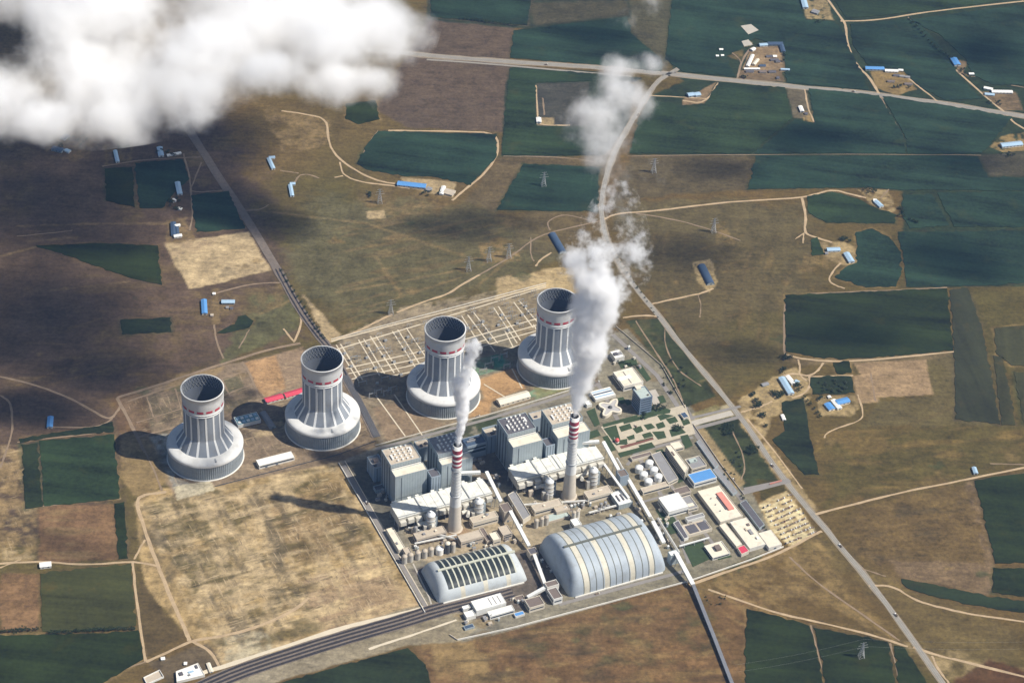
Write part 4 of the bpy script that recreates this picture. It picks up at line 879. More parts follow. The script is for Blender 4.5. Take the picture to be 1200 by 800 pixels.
# ================================================================ BOILER HOUSES
BV = [None]
def boiler(label, fl, fr, bl, step, roof):
    """fl, fr, bl: corners of the main roof; step: outer corner of the lower front part"""
    h = 90.0; A = g(*fl, h); B = g(*fr, h); D = g(*bl, h); L = float((B-A)@UX); dep = float((D-A)@UY); hs = 77.0
    S = g(*step, hs); sd_ = max(16, float((A-S)@UY)); c = A+UX*L/2+UY*dep/2
    t = thing("boiler_house", label, "boiler house", c, PA, "boiler houses behind the precipitators"); x, y = L/2, dep/2
    P = [(-x, -y), (x, -y), (x, y), (-x, y)]; mb, I = walls(P, h, 1.5, 1.0); mb.box(0, -y-.15, h-9.5, L+.3, .3, 1.2, mi=1); mb.build("wall", [W_grey, G_seam], t)
    MB().prism(I, h-2.1, h-1.5).build("roof", roof, t)
    MB().lathe([(0, 0)], 3, cap=False) if False else None
    Q = [(-x+1, -y-sd_), (x+4, -y-sd_), (x+4, -y-.02), (-x+1, -y-.02)]; mb, I2 = walls(Q, hs, 1.0, .8); mb.build("front_wall", W_grey, t)
    MB().prism(I2, hs-1.6, hs-1.0).build("front_roof", R_cream, t)
    MB().box(1, -y-.3, hs, L-2, .6, 3).build("louvre_strip", W_white, t)
    # dark strips, shade put into their colour: side towards the far towers, bunker frame
    for k in range(4): MB().box(-x-.1, -y+dep*(k+.5)/4, 4, .5, dep/4*.35, h-14).build("recess_shade", G_seam, t)
    for k in (0.22, ): MB().box(-x+(2*x)*k, -y-sd_-.05, 12, 1.8, .4, hs-18).build("recess_shade", G_seam, t)
    MB().box(0, -y-sd_-.05, 20, L-6, .35, 1.0).build("cladding_joint", G_seam, t)
    for k in range(3): MB().box(x+.1, -y+dep*(k+.6)/3.4, 4, .5, dep/4*.3, h-16).build("recess_shade", G_seam, t)
    # roof vents: a field of small boxes and two long ones
    for i in range(4):
        for j in range(5):
            px, py = -x*.40+i*L*.155, -y*.66+j*dep*.185
            o = (BV[0] or MB().box(0, 0, 0, 3.4, 3.0, 3.0).build("roof_vent", R_white, None))
            if BV[0] is None: BV[0] = o
            else: o = BV[0].copy(); COL.objects.link(o)
            o.parent = t; o.location = (px, py, h-1.6)
    for s, ln in ((-1, 14), (1, 13)): MB().box(s*x*.66, 0+(-4 if s < 0 else 5), h-1.6, 3.4, ln, 3.2).build("ridge_vent", R_white, t)
    return t
boiler("grey green boiler house with a sandy roof, farthest along towards the open tan field", (458, 545), (493, 535), (448, 526.5), (463, 559), R_beige)
boiler("grey green boiler house directly behind the chimney with the narrow plume", (513.5, 533), (548, 524), (502, 513.5), (518, 545), R_grey)
boiler("grey green boiler house with a dark roof carrying a field of white vents", (595, 509.5), (628, 500.5), (583.5, 491), (599, 525), R_dark)
boiler("grey green boiler house half hidden by the broad plume, nearest the clover shaped pavilion", (647, 498), (683, 488.5), (638, 479), (652, 514), R_beige)
def tower_block(label, px, h): return building("transfer_tower", label, "coal tower", px, h, W_blueg, R_dark, "coal transfer towers between boiler houses", seams=3, par=1.0)
tower_block("narrow dark roofed coal tower between the two boiler houses behind the narrow plume", [(505.5, 559), (516, 557), (512, 548), (500, 550)], 62)
tower_block("narrow dark roofed coal tower between the two boiler houses behind the broad plume", [(639.5, 522.5), (650.5, 520.5), (645, 512), (634.5, 514)], 62)
# turbine halls behind
building("turbine_hall", "low turbine hall end with a sunken roof beside the sandy roofed boiler house", "turbine hall", [(438, 549), (449, 546), (446, 531), (430.5, 535)], 36, W_blueg, R_grey, roofbits=[("roof_unit", .5, .6, 9, 9, 5, R_brown), ("roof_unit", .3, .3, 5, 4, 3, R_dark)], par=4, seams=2)
building("turbine_hall", "beige roofed low hall wedged between the two boiler houses behind the narrow plume", "turbine hall", [(491, 526), (506, 522), (500, 513), (485, 517)], 34, W_blueg, R_beige, roofbits=[("roof_unit", .3, .3, 5, 5, 4, R_dark), ("roof_unit", .7, .4, 5, 6, 4, R_dark)])
building("turbine_hall", "dark roofed long hall between the two pairs of boiler houses", "turbine hall", [(545, 524), (570, 517.5), (565, 508), (540, 514)], 34, W_blueg, R_navy, windows=((14, 6), (24, 4)), roofbits=[("roof_unit", .4, .5, 20, 3, 3, R_grey), ("roof_unit", .6, .75, 24, 2, 2, R_grey)])
building("turbine_hall", "open topped grey hall end touching the vent covered dark roofed boiler house", "turbine hall", [(571, 512), (588, 508), (582, 497), (565, 501)], 44, W_blueg, R_beige, par=5, seams=2, roofbits=[("roof_unit", .5, .4, 8, 6, 3, R_dark), ("roof_unit", .75, .6, 5, 5, 3, R_cream)])
building("turbine_hall", "beige roofed low hall wedged between the two boiler houses behind the broad plume", "turbine hall", [(624, 492), (641, 487.5), (637, 479), (620, 484)], 34, W_blueg, R_beige, roofbits=[("roof_unit", .3, .3, 5, 4, 3, R_dark)])
building("transformer_house", "low grey substation block in shade beside the boiler house nearest the tan field", "substation", [(440, 575), (452, 572), (450, 566), (438, 569)], 8, W_grey, R_dark)

# ================================================================ PRECIPITATORS
P_roof = mat("precipitator_sheet", (.70, .69, .62), .6, .09, .05, wave=(2.5, 'X', .10), stain=.35)
P_duct = mat("duct_sheet", (.60, .57, .49), .6, .12, .06, stain=.4)
def precipitator(label, fl, fr, bl, n, seed):
    h = 36.0; A = g(*fl, h); B = g(*fr, h); D = g(*bl, h); L = float((B-A)@UX); dep = float((D-A)@UY); c = A+UX*L/2+UY*dep/2; rr = random.Random(seed)
    t = thing("precipitator", label, "dust filter", c, PA, "white roofed dust precipitators"); x, y = L/2, dep/2
    MB().box(0, 0, 13, L-3, dep-3, h-14).build("casing", P_duct, t)
    w_ = L/n
    for k in range(n):
        e = rr.uniform(-1.5, 3.5) if k % 2 else rr.uniform(-3, 0); gap = .9 if k % 2 else .4; x0 = -x+k*w_
        mb = MB(); zt = h-rr.choice((0, .0, .8)); yb = y+e
        mb.box(x0+w_/2, (yb-y)/2, h-2, w_-gap, y+yb, 2+zt-h); mb.build("roof_panel", P_roof, t)
        if k % 3 != 1: MB().box(x0+w_/2, y+e+2.0, h-4, w_*.42, 4.2, 5.2).build("inlet_hood", P_roof, t)
        MB().box(x0+w_/2, -y-3.2, 19+(k % 2)*2.2, w_*.74, 7.5, 9).build("outlet_hood", P_duct, t)
        hp = MB(); 
        for j in (-.25, .25):
            hx = x0+w_/2+j*w_; hp.add([(hx-w_*.22, -y+2, 13), (hx+w_*.22, -y+2, 13), (hx+w_*.22, -y+11, 13), (hx-w_*.22, -y+11, 13), (hx, -y+6, 6)], [(0, 1, 4), (1, 2, 4), (2, 3, 4), (3, 0, 4)])
        hp.build("hopper", M_silo, t)
    for k in range(n+1):
        for yy in (-y+1.5, 0, y-1.5): MB().box(-x+1.5+k*(L-3)/n, yy, -.5, 1.2, 1.2, 13.6).build("column", M_gst, t)
    for k in (0.26, .5, .76): MB().box(-x+L*k, 0, h+.02, 1.6, dep-2, 1.0).build("roof_walkway", M_gst, t)
    MB().box(0, -y+2.2, h+.02, L-1, 1.5, .9).build("roof_walkway", M_gst, t)
    for s, k in ((0, .25), (1, .72)):
        MB().tube((-x+L*k-14, -y-10, 16), (-x+L*k+14, -y-10, 16), 4.2, 16).build("flue_duct", P_duct, t)
        MB().tube((-x+L*k, -y-9.5, 16), (-x+L*k+(10 if s == 0 else -10), -y-30, 24), 3.6, 14).build("flue_duct", P_duct, t)
        MB().box(-x+L*k-22, -y-12, -.5, 9, 6, 14).build("fan_house", W_beige, t)
        MB().box(-x+L*k+22, -y-12, -.5, 9, 6, 14).build("fan_house", W_beige, t)
    return t
precipitator("long white roofed precipitator behind the chimney nearer the solar panelled dome", (467, 607), (578, 578.5), (461, 588), 12, 3)
precipitator("long white roofed precipitator behind the chimney with the broad plume", (606, 563.5), (709, 537), (598, 546), 11, 5)
# absorbers
def absorber(label, px, grp="flue gas scrubber towers"):
    q = g(*px); t = thing("scrubber_tower", label, "scrubber", q, PA, grp)
    MB().lathe([(9, -1), (9, 30), (8.2, 31), (8.2, 40)], 30, cap=False).build("vessel", M_silo, t)
    MB().lathe([(8.8, 39.6), (8.8, 40.6), (5, 45.5), (2.2, 47), (2.2, 49)], 30).build("cone_roof", M_tank, t)
    for z in (10, 19, 29.5): MB().lathe([(8.9, z), (10.2, z), (10.2, z+.9), (8.9, z+.9)], 30, cap=False).build("platform", M_gst, t)
    MB().tube((0, 7, 37), (4, 26, 30), 3.6, 14).build("inlet_duct", P_duct, t)
    MB().box(11.5, 0, -.5, 4, 5, 33).build("stair_tower", W_grey, t)
    MB().box(-13, -3, -.5, 6, 7, 20).build("pump_tank", M_silo, t)
    return t
ab = absorber("scrubber tower beside the narrow plume's chimney, towards the open tan field", (504.5, 621))
absorber("scrubber tower between the narrow plume's chimney and the sloping coal gallery", (560.5, 605.5))
absorber("scrubber tower beside the broad plume's chimney, towards the coal gallery", (643, 581.5))
absorber("scrubber tower between the broad plume's chimney and the fire water tanks", (694.5, 569))

# ================================================================ COAL DOMES
D_shell = mat("dome_blue_grey_sheet", (.37, .415, .45), .55, .12, .03, stain=.3)
D_cream = mat("dome_skylight_band", (.58, .54, .43), .55, .12, .05, stain=.25)
D_rib = mat("dome_rib", (.13, .135, .11), .7, .12, .1)
D_pale = mat("dome_pale_sheet", (.47, .50, .50), .55, .12, .03, stain=.3)
D_pv = mat("dark_panel", (.028, .036, .036), .3, .25, .06)
D_line = mat("dome_seam", (.50, .50, .40), .6, .1, .1)
def dome(label, F, R, wid, h, marks, endr, shell, ridge, expo=.9, pv=None):
    a, b = g(*F), g(*R); L = float(np.hypot(*(b-a))); rz = math.atan2(b[1]-a[1], b[0]-a[0]); nx = np.array([-math.sin(rz), math.cos(rz)]); c = (a+b)/2+nx*wid/2
    t = thing("storage_dome", label, "coal dome", c, rz, "arched coal storage domes"); NV = 40
    us = set(); e = endr/L
    for i in range(11): s = math.sin(math.pi/2*i/10); us.add(round(e*(1-s), 5)); us.add(round(1-e*(1-s), 5))
    for (u0, u1, m) in marks: us.add(u0); us.add(u1)
    for i in range(41): us.add(round(e+(1-2*e)*i/40, 5))
    us = sorted(u for u in us if 0 <= u <= 1); us = [u for i, u in enumerate(us) if i == 0 or u-us[i-1] > 2e-4]
    vs = []; 
    for u in us:
        d = min(u, 1-u)*L; k = 1.0 if d >= endr else math.sqrt(max(0, 1-((endr-d)/endr)**2)); kw = .86+.14*k; kh = k
        for j in range(NV+1):
            th = math.pi*j/NV; y = -math.cos(th); z = math.sin(th)
            y = math.copysign(abs(y)**.92, y)
            vs.append(((u-.5)*L, y*wid/2*kw, h*(z**expo)*(kh if z > 0 else 0)))
    fs = []; mi = []
    for i in range(len(us)-1):
        um = (us[i]+us[i+1])/2; m = 0; pvm = False
        for (u0, u1, q) in marks:
            if u0-1e-6 <= um <= u1+1e-6: m = q
        for j in range(NV):
            n = NV+1; fs.append((i*n+j, (i+1)*n+j, (i+1)*n+j+1, i*n+j+1)); mm = m; th = (j+.5)/NV
            if pv is not None and m == 5: mm = 4 if (pv[0] < th < .5 or .5 < th < pv[1]) else (1 if (um*12.01) % 3 < .7 and th < pv[0] else 0)
            if pv is not None and m == 2: mm = 3 if (pv[0] < th < pv[1]) else 0
            mi.append(mm)
    mb = MB(); o = len(mb.v); mb.v = vs; mb.f = fs; mb.m = mi; mb.sm = [True]*len(fs)
    mb.build("vault", [shell, D_cream, D_rib, D_line, D_pv, D_pv], t)
    MB().box((ridge[0]+ridge[1]-1)/2*L, 0, h-.4, (ridge[1]-ridge[0])*L, 4.5, 2.4).build("ridge_walkway", D_rib if pv is None else D_line, t)
    MB().box(0, -wid/2-1.2, -1, L*.9, 2.4, 3.4).build("base_wall", W_pale, t); MB().box(0, wid/2+1.2, -1, L*.9, 2.4, 3.4).build("base_wall", W_pale, t)
    return t
marks = []
for a_, b_ in ((.143, .197), (.352, .402), (.616, .664), (.814, .860)): marks.append((a_, b_, 1))
for u in (.140, .202, .268, .338, .407, .470, .533, .607, .670, .742, .805, .866): marks.append((round(u-.0045, 4), round(u+.0045, 4), 2))
dome("huge blue grey arched coal dome with cream skylight stripes", (668, 701.5), (782, 669), 148, 60, marks, 20, D_shell, (.09, .89), .74)
mk2 = []
for i in range(12):
    u0 = .125+i*.0635; mk2.append((round(u0, 4), round(u0+.048, 4), 5)); mk2.append((round(u0+.0482, 4), round(u0+.0633, 4), 2))
dome("smaller pale arched dome with rows of dark panels on its roof", (514, 708), (619, 681), 98, 36, mk2, 20, D_pale, (.09, .95), .86, pv=(.20, .74))
# ================================================================ COAL GALLERIES
M_gal = mat("gallery_sheet", (.62, .61, .56), .55, .08, .05, wave=(4.0, 'X', .15), stain=.25)
M_galr = mat("gallery_roof", (.70, .70, .67), .5, .08, .05, stain=.2)
def gallery(label, pts, w_=5.0, h=4.0, every=32, wallm=None, roofm=None, group=None, sup=True):
    Q = [g3(x, y, z) for x, y, z in pts]; c = Q[0]; t = thing("conveyor_gallery", label, "conveyor gallery", (c.x, c.y, 0), 0, group); off = Vector((c.x, c.y, 0))
    Q = [q-off for q in Q]
    for a, b in zip(Q[:-1], Q[1:]):
        MB().beam(a, b, w_, h).build("gallery_body", wallm or M_gal, t)
        u = Vector((0, 0, h/2+.25)); MB().beam(a+u, b+u, w_+.8, .5).build("gallery_roof", roofm or M_galr, t)
        L = (b-a).length; n = int(L//every)
        for k in range(n):
            p = a+(b-a)*((k+.5)/n)
            if not sup or p.z < 5: continue
            tr = MB(); d = (b-a).normalized(); s = Vector((-d.y, d.x, 0)).normalized()*(w_*.6)
            for sg in (-1, 1): tr.beam((p.x+s.x*sg*.7, p.y+s.y*sg*.7, p.z-h/2), (p.x+s.x*sg*1.5, p.y+s.y*sg*1.5, -.5), .9)
            tr.build("trestle", M_gst, t)
    return t
gallery("level white coal gallery passing behind the chimney with the narrow plume", [(516, 555.5, 46), (563, 553.5, 46)], 6, 5)
gallery("level white coal gallery passing behind the chimney with the broad plume", [(651, 520.5, 46), (702, 517.5, 46)], 6, 5)
gallery("pale sloping coal gallery descending beside the narrow plume's precipitator to a brown roofed house", [(570, 553, 46), (587, 588, 30)], 6, 5)
gallery("cream sloping coal gallery from the brown roofed house down towards the domes", [(598, 599, 27), (620, 640, 10)], 6, 5)
gallery("short pale coal gallery tucked against the curved end of the striped dome", [(626, 650, 14), (641, 691, 8)], 5.5, 4.5)
gallery("cream sloping coal gallery beside the broad plume's precipitator running to a brown junction house", [(707, 518, 45), (725, 551, 30)], 6, 5)
gallery("pale sloping coal gallery between the fire water tanks and the striped dome", [(737, 563, 26), (762, 606, 14)], 6, 5)
gallery("thin grey coal gallery skirting the end of the broad plume's precipitator", [(707, 543, 24), (737, 584, 12)], 4, 3.5)
gallery("low white gallery between the striped dome and the garden lawns", [(765, 611, 12), (778, 636, 10)], 7, 4)
gallery("thin pale pipe bridge leading to the cream block on the lawn", [(796, 640, 7), (831, 630, 7)], 2.2, 2.2, 20)
gallery("white upper length of the overland conveyor dropping from its tower by the striped dome", [(792, 648, 24), (812, 685, 9)], 7.5, 5, 22)
gallery("long dark hooded overland conveyor crossing the brown field to the frame edge", [(812, 685, 7), (836, 745, 4), (862, 812, 3.5)], 6, 4.5, 30, M_dst, mat('weathered_hood', (.17, .175, .19), .6, .15, .1), sup=False)
gallery("short pale coal gallery linking the crusher house to the wagon hall", [(618, 700, 8), (638, 689, 14)], 6, 5)
# ================================================================ PLANT BUILDINGS (roof corners, height)
def B(label, px, h, wall=None, roof=None, cat="building", name="plant_building", **k): return building(name, label, cat, px, h, wall, roof, **k)
# front of the first unit
B("brown roofed junction house where two sloping coal galleries meet uphill of the panelled dome", [(592, 600), (602, 597), (594, 588), (584, 591)], 28, W_beige, R_brown, name="junction_house", doors=((.5, 4, 5),))
B("brown roofed junction house where two sloping coal galleries meet beside the tank yard", [(726, 559), (738, 556), (731, 549), (723, 551)], 26, W_blueg, R_brown, name="junction_house")
B("dark roofed junction house squeezed between the two domes", [(622, 649), (632, 647), (626, 640), (617, 643)], 16, W_beige, R_dark, name="junction_house")
B("pale junction house at the head of the overland conveyor", [(786, 651), (797, 648), (793, 643), (783, 646)], 25, W_grey, R_white, name="junction_house")
B("beige flat roofed workshop directly in front of the narrow plume's chimney", [(540, 634.5), (567, 628), (562, 620), (536, 627)], 16, W_beige, R_beige, doors=((.3, 5, 6), (.7, 4, 4)), windows=((8, 2),))
B("beige block with a pitted roof between the narrow plume's chimney and a sloping gallery", [(554, 612.5), (584.5, 604.5), (580, 598), (550, 606)], 16, W_cream, R_beige, windows=((5, 2.5),), roofbits=[("roof_unit", .5, .5, 5, 4, 3, R_cream)])
B("low tan block beside a scrubber tower just above the silo row", [(489, 632), (524, 622), (518, 615), (484, 625)], 13, W_beige, R_beige, windows=((6, 2),), roofbits=[("roof_unit", .3, .5, 5, 4, 3, R_grey), ("roof_unit", .7, .5, 4, 4, 3, R_cream)])
B("small two step tan building right below the brown roofed junction house", [(589, 627), (600, 624), (595, 614), (584, 617)], 14, W_beige, R_beige, windows=((5, 2.5), (10, 2)), doors=((.5, 4, 4),))
B("small cream block beside the panelled dome's rounded corner", [(577, 633), (586, 631), (583, 622), (574, 624)], 15, W_cream, R_cream, windows=((6, 2),))
B("narrow tan passage building between the workshop and the cream block", [(571, 634), (576, 632), (566, 617), (561, 619)], 9, W_beige, R_brown)
B("long cream pipe house along the perimeter lane beside the silo row", [(466, 645), (475, 642), (461, 617), (454, 619)], 10, W_cream, R_cream, roofbits=[("roof_unit", .3, .3, 3, 6, 2, R_grey)])
B("tan pump house between the pipe house and the silo row", [(476, 650), (483, 648), (479, 640), (472, 642)], 12, W_beige, R_beige)
B("long beige block in front of the broad plume's scrubber towers", [(627, 599), (659, 590), (656, 583), (622, 592)], 13, W_cream, R_beige, windows=((5, 3),), roofbits=[("roof_unit", .4, .5, 4, 4, 2, R_cream)])
B("ribbed beige block at the foot of the broad plume's scrubber", [(688, 584), (718, 576), (714, 568), (685, 575)], 15, W_cream, R_beige, windows=((6, 2.5),), roofbits=[("roof_unit", .3, .4, 4, 4, 2, R_grey), ("roof_unit", .6, .6, 8, 3, 2, R_cream)])
B("long grey roof on cream beams between the two units' galleries", [(613, 609), (622, 603), (604, 574), (595, 579)], 12, W_cream, R_grey, par=1.6, snap=False)
B("grey fan hall roof slanted behind the striped dome's top corner", [(724, 592), (741, 588), (732, 572), (716, 577)], 12, W_grey, R_white, roofbits=[("roof_slot", .25, .5, 3, 18, 1.5, R_dark), ("roof_slot", .55, .5, 3, 18, 1.5, R_dark)])
B("flat greenish roofed basin behind the striped dome", [(641, 612), (668, 604), (664, 596), (637, 604)], 5, W_beige, R_green, par=2)
B("small white tower block on the striped dome's back edge", [(672, 616), (681, 614), (678, 606), (669, 608)], 20, W_white, R_white, windows=((10, 3),))
B("tan slag house next to the twin concrete bins", [(652, 600), (668, 596), (665, 590), (649, 594)], 10, W_beige, R_beige)
# rail side
B("white wagon unloading hall spanning the sidings", [(557, 715), (594, 706), (586, 694), (553, 704)], 14, W_white, R_white, name="wagon_hall", par=.6, roofbits=[("roof_seam", .55, .5, .8, 20, .8, R_grey), ("roof_seam", .7, .5, .8, 20, .8, R_grey), ("roof_seam", .85, .5, .8, 20, .8, R_grey)])
B("lower white lean-to along the wagon hall", [(574, 722), (603, 714), (600, 708), (571, 716)], 9, W_white, R_white, windows=((3, 3),))
B("small white end block of the wagon hall nearest the sidings", [(547, 723), (558, 720), (554, 714), (543, 717)], 9, W_white, R_white)
B("little white box on the wagon hall's far side", [(543, 713.5), (552, 711), (549, 708), (541, 710)], 8, W_white, R_white)
B("brown roofed crusher house with pale walls beside the perimeter wall", [(620, 712), (638.5, 707), (632, 697), (615, 702)], 13, W_cream, R_brown, windows=((5, 2.5),))
B("narrow brown roofed block with a white gable near the dome's base", [(649, 702), (659, 699), (652, 687), (641, 690)], 15, W_white, R_brown, windows=((6, 3),))
B("grey roofed transfer house against the rounded end of the big dome", [(641, 688), (655, 684), (652, 678), (638, 682)], 17, W_pale, R_brown)
B("small tan yard hut beside the short gallery", [(606, 704), (616, 701), (612, 696), (602, 699)], 5, W_beige, R_brown)
B("small bright blue roofed shed beside the wagon hall lean-to", [(604, 722), (615, 719), (613, 715), (602, 718)], 5, W_pale, R_blue, par=.3)
B("dark low shed at the sidings end of the perimeter wall", [(545, 737), (556, 734), (554, 730), (543, 733)], 4, W_grey, R_navy, par=.3)
# administration side
B("tall blue fronted office tower with a pale roof", [(750, 468), (763, 464), (757, 451), (743, 456)], 42, mat("blue_office_front", (.16, .21, .28), .4, .15, .1, wave=(3.5, 'X', .25)), R_green, name="office_tower", windows=((6, 2), (12, 2), (18, 2), (24, 2), (30, 2), (36, 2)), roofbits=[("roof_unit", .75, .2, 3, 3, 2.5, R_brown), ("roof_unit", .4, .9, 10, 4, 3, R_cream)])
B("wide cream roofed low hall behind the office tower", [(733, 453), (753, 446), (742, 430), (717, 436)], 14, W_pale, R_cream, windows=((4, 3),), doors=((.5, 6, 4),), roofbits=[("roof_seam", .45, .5, 1.2, 40, 1, R_grey), ("roof_unit", .3, .5, 30, 10, 1.2, R_white)])
B("low cream annex joining the office tower to the wide hall", [(746, 455), (754, 452), (750, 446), (741, 449)], 8, W_pale, R_cream)
B("pale workshop with several roof levels beside the broad plume", [(722, 420), (731, 417), (727, 409), (714, 412)], 12, W_pale, R_white, roofbits=[("roof_unit", .3, .5, 8, 7, 4, R_dark), ("roof_unit", .7, .5, 8, 8, 2, R_grey)])
building("striped_shed", "long shed roofed in alternating pale blue and cream strips", "shed", [(698, 469), (720, 462), (716, 452), (692, 459)], 7, W_pale, R_white, par=.4, roofbits=[("roof_strip", .5, .27, 42, 3.5, .7, R_lblue), ("roof_strip", .5, .55, 42, 3.5, .7, R_navy), ("roof_strip", .5, .8, 42, 3.5, .7, R_lblue)])
B("small white kiosk behind the clover shaped pavilion", [(687, 475), (693, 473), (691, 468), (686, 470)], 8, W_white, R_white)
B("long cream office block with a shaded blue front facing the tank yard", [(803, 554), (807, 547), (787, 521), (780, 522)], 20, W_cream, R_cream, windows=((5, 2), (10, 2), (15, 2)), snap=False, roofbits=[("roof_unit", .3, .7, 3, 12, 2, R_brown)])
B("square laboratory with a green grey sunken roof", [(808, 550), (828, 545), (820, 533), (805, 537)], 12, W_cream, R_grey, par=1.6, windows=((5, 2.5),), roofbits=[("roof_light", .4, .7, 16, 10, 3, R_green), ("roof_unit", .5, .6, 3, 3, 4, R_dark)])
B("small cream gatehouse block next to the garden's far corner", [(790, 526), (802, 523), (797, 516), (785, 519)], 9, W_cream, R_cream, windows=((3, 2.5),))
B("workshop with a bright blue roof and white walls", [(815, 568), (839, 557), (831, 547), (807, 557)], 13, W_white, R_blue, par=.4, windows=((5, 3),))
B("big cream roofed warehouse carrying a salmon strip", [(845, 612), (870, 603), (843, 567), (818, 576)], 10, W_cream, R_cream, roofbits=[("salmon_roof", .74, .52, 12, 52, 3, R_salm), ("roof_vent", .3, .3, 2, 2, 2, R_grey), ("roof_vent", .3, .5, 2, 2, 2, R_grey), ("roof_vent", .3, .7, 2, 2, 2, R_grey), ("roof_slot", .55, .5, 2, 40, .8, R_dark)], doors=((.5, 5, 5),))
B("long cream shed ending in a red roofed bay", [(863, 640), (870, 637), (850, 612), (843, 615)], 8, W_cream, R_cream, par=.5, snap=False)
B("small red roofed bay at the end of a long cream shed", [(869, 649), (878, 645), (872, 638), (864, 641)], 8, W_cream, R_red, par=.4, snap=False)
B("large pale warehouse with a cluttered roof beside the vehicle lot", [(879, 643), (898, 636), (874, 605), (856, 612)], 9, W_pale, R_cream, par=.6, roofbits=[("roof_unit", .65, .5, 6, 14, 2, R_grey), ("roof_unit", .8, .75, 5, 6, 2, R_brown), ("roof_unit", .75, .25, 4, 6, 3, R_white), ("roof_unit", .5, .62, 3, 8, 2, R_beige)])
B("plain white warehouse at the corner of the perimeter", [(900, 643), (915, 636), (903, 619), (891, 625)], 9, W_pale, R_cream, par=.4, doors=((.5, 5, 5),))
B("long dark roofed vehicle shelter beside the big salmon striped warehouse", [(859, 579), (864, 576), (840, 547), (835, 550)], 5, W_grey, R_grey, par=.3, snap=False)
B("long grey roofed vehicle shelter near the square laboratory", [(838, 548), (842, 545), (820, 515), (816, 517)], 5, W_grey, R_grey, par=.3, snap=False)
B("long dark panel roofed shelter next to the vehicle lot", [(890, 619), (896, 614), (874, 585), (867, 589)], 6, W_grey, R_dark, par=.3, snap=False)
B("bright white roofed hall with a deep shadow side", [(785, 600), (805, 592.5), (797, 577), (770, 582)], 16, W_white, R_white, par=.5, windows=((4, 3),))
B("grey and brown roofed annex wrapped behind the bright white hall", [(797, 579), (810, 575), (805, 568), (785, 574)], 11, W_beige, R_brown, windows=((4, 2),))
B("cream annex at the side of the bright white hall", [(806, 598), (818, 593), (808, 579), (798, 583)], 9, W_cream, R_grey, roofbits=[("roof_unit", .5, .3, 12, 8, 1.5, R_cream)], windows=((4, 2),))
B("white walled block with a slanted grey roof before the two dark panels", [(806, 610), (826, 604), (823, 600), (803, 606)], 9, W_white, R_grey)
B("low building topped by two dark square panels", [(808, 627), (836, 618), (825, 608), (798, 616)], 7, W_cream, R_beige, roofbits=[("roof_panel", .30, .5, 20, 22, .8, R_dark), ("roof_panel", .76, .5, 18, 22, .8, R_dark)])
B("narrow dark roofed shed beside the two dark square panels", [(802, 631), (807, 629), (795, 609), (789, 612)], 7, W_white, R_dark, par=.3, snap=False)
B("cream block with a stepped grey penthouse standing on a lawn", [(835, 654), (855, 647), (846, 633), (826, 639)], 7, W_pale, R_cream, windows=((2.5, 2.5),), roofbits=[("penthouse", .55, .55, 11, 13, 5, R_brown)])
B("grey flat roof along the lane behind the tank yard", [(783, 566), (795, 560), (774, 528), (763, 532)], 9, W_cream, R_grey, windows=((4, 2),), snap=False)
B("low cream parapet block closing the far side of the tank yard", [(742, 539), (764, 532), (762, 528), (738, 535)], 6, W_cream, R_brown)
B("tan pump house at the near end of the tank yard", [(754, 578), (785, 567), (781, 563), (751, 572)], 8, W_cream, R_beige, windows=((3, 3),))
building("gate_house", "small dark roofed gatehouse where the access road enters", "gatehouse", [(801, 490), (807, 488), (803, 482), (797, 484)], 6, W_cream, R_navy, par=.3, doors=((.5, 3, 3),))
# sheds by the towers
B("white roofed long shed near the corner tower's base", [(304, 546), (345, 535), (341, 528), (300, 539)], 9, W_pale, R_white, name="site_shed", par=.3, doors=((.5, 5, 5), (.2, 5, 5)), windows=((4, 3),))
shed("site_shed", "cream gabled shed between two towers on orange soil", (584, 474), (619, 464), 20, 7, 4, R_cream, W_cream)
building("fan_cell_block", "teal roofed block of fan cells between two cooling towers", "cooling block", [(279, 499), (305, 491), (301, 482), (274, 489)], 8, W_white, mat("teal_roof", (.16, .30, .33), .5, .2, .1), par=.6, roofbits=[("fan_deck", u, v, 6, 6, 1.4, R_lblue if (i+j) % 2 else R_white) for i, u in enumerate((.12, .31, .5, .69, .88)) for j, v in enumerate((.28, .72))])
shed("site_shed", "grey vaulted shed next to the teal fan cell block", (308, 484), (320, 502), 14, 6, 0, R_grey, W_grey, kind='vault')
shed("site_dormitory", "red roofed long dormitory, the shorter one with a shaded end", (311, 471), (331, 465.5), 15, 4.5, 3, R_red, W_pale)
shed("site_dormitory", "red roofed long dormitory running behind the tower beside it", (334, 465), (358, 458), 15, 4.5, 3, R_red, W_pale)

# ================================================================ TANKS AND SILOS
def tank(label, px, r, h, grp, roofm=None, bodym=None, cone=1.5, name="tank", cat="tank"):
    q = g(*px); t = thing(name, label, cat, q, PA, grp)
    MB().lathe([(r, -.5), (r, h)], 28, cap=False).build("tank_shell", bodym or M_tank, t)
    MB().lathe([(r+.25, h-.2), (r+.25, h+.25), (r*.3, h+cone), (.2, h+cone+.1)], 28).build("tank_roof", roofm or M_tank, t)
    MB().box(r+.3, 0, -.5, .8, 1.2, h+1.6).build("ladder", M_gst, t)
    return t
rows = ["far pair", "middle pair", "near pair"]
for i, (a, b) in enumerate([((748.5, 552), (760.5, 546)), ((754, 559.5), (766, 554)), ((759.5, 567.5), (771, 562))]):
    tank("white domed water tank of the %s, on the dome side of the tank yard" % rows[i], a, 8.0, 11, "six white tanks in the walled yard")
    tank("white domed water tank of the %s, on the office side of the tank yard" % rows[i], b, 8.0, 11, "six white tanks in the walled yard")
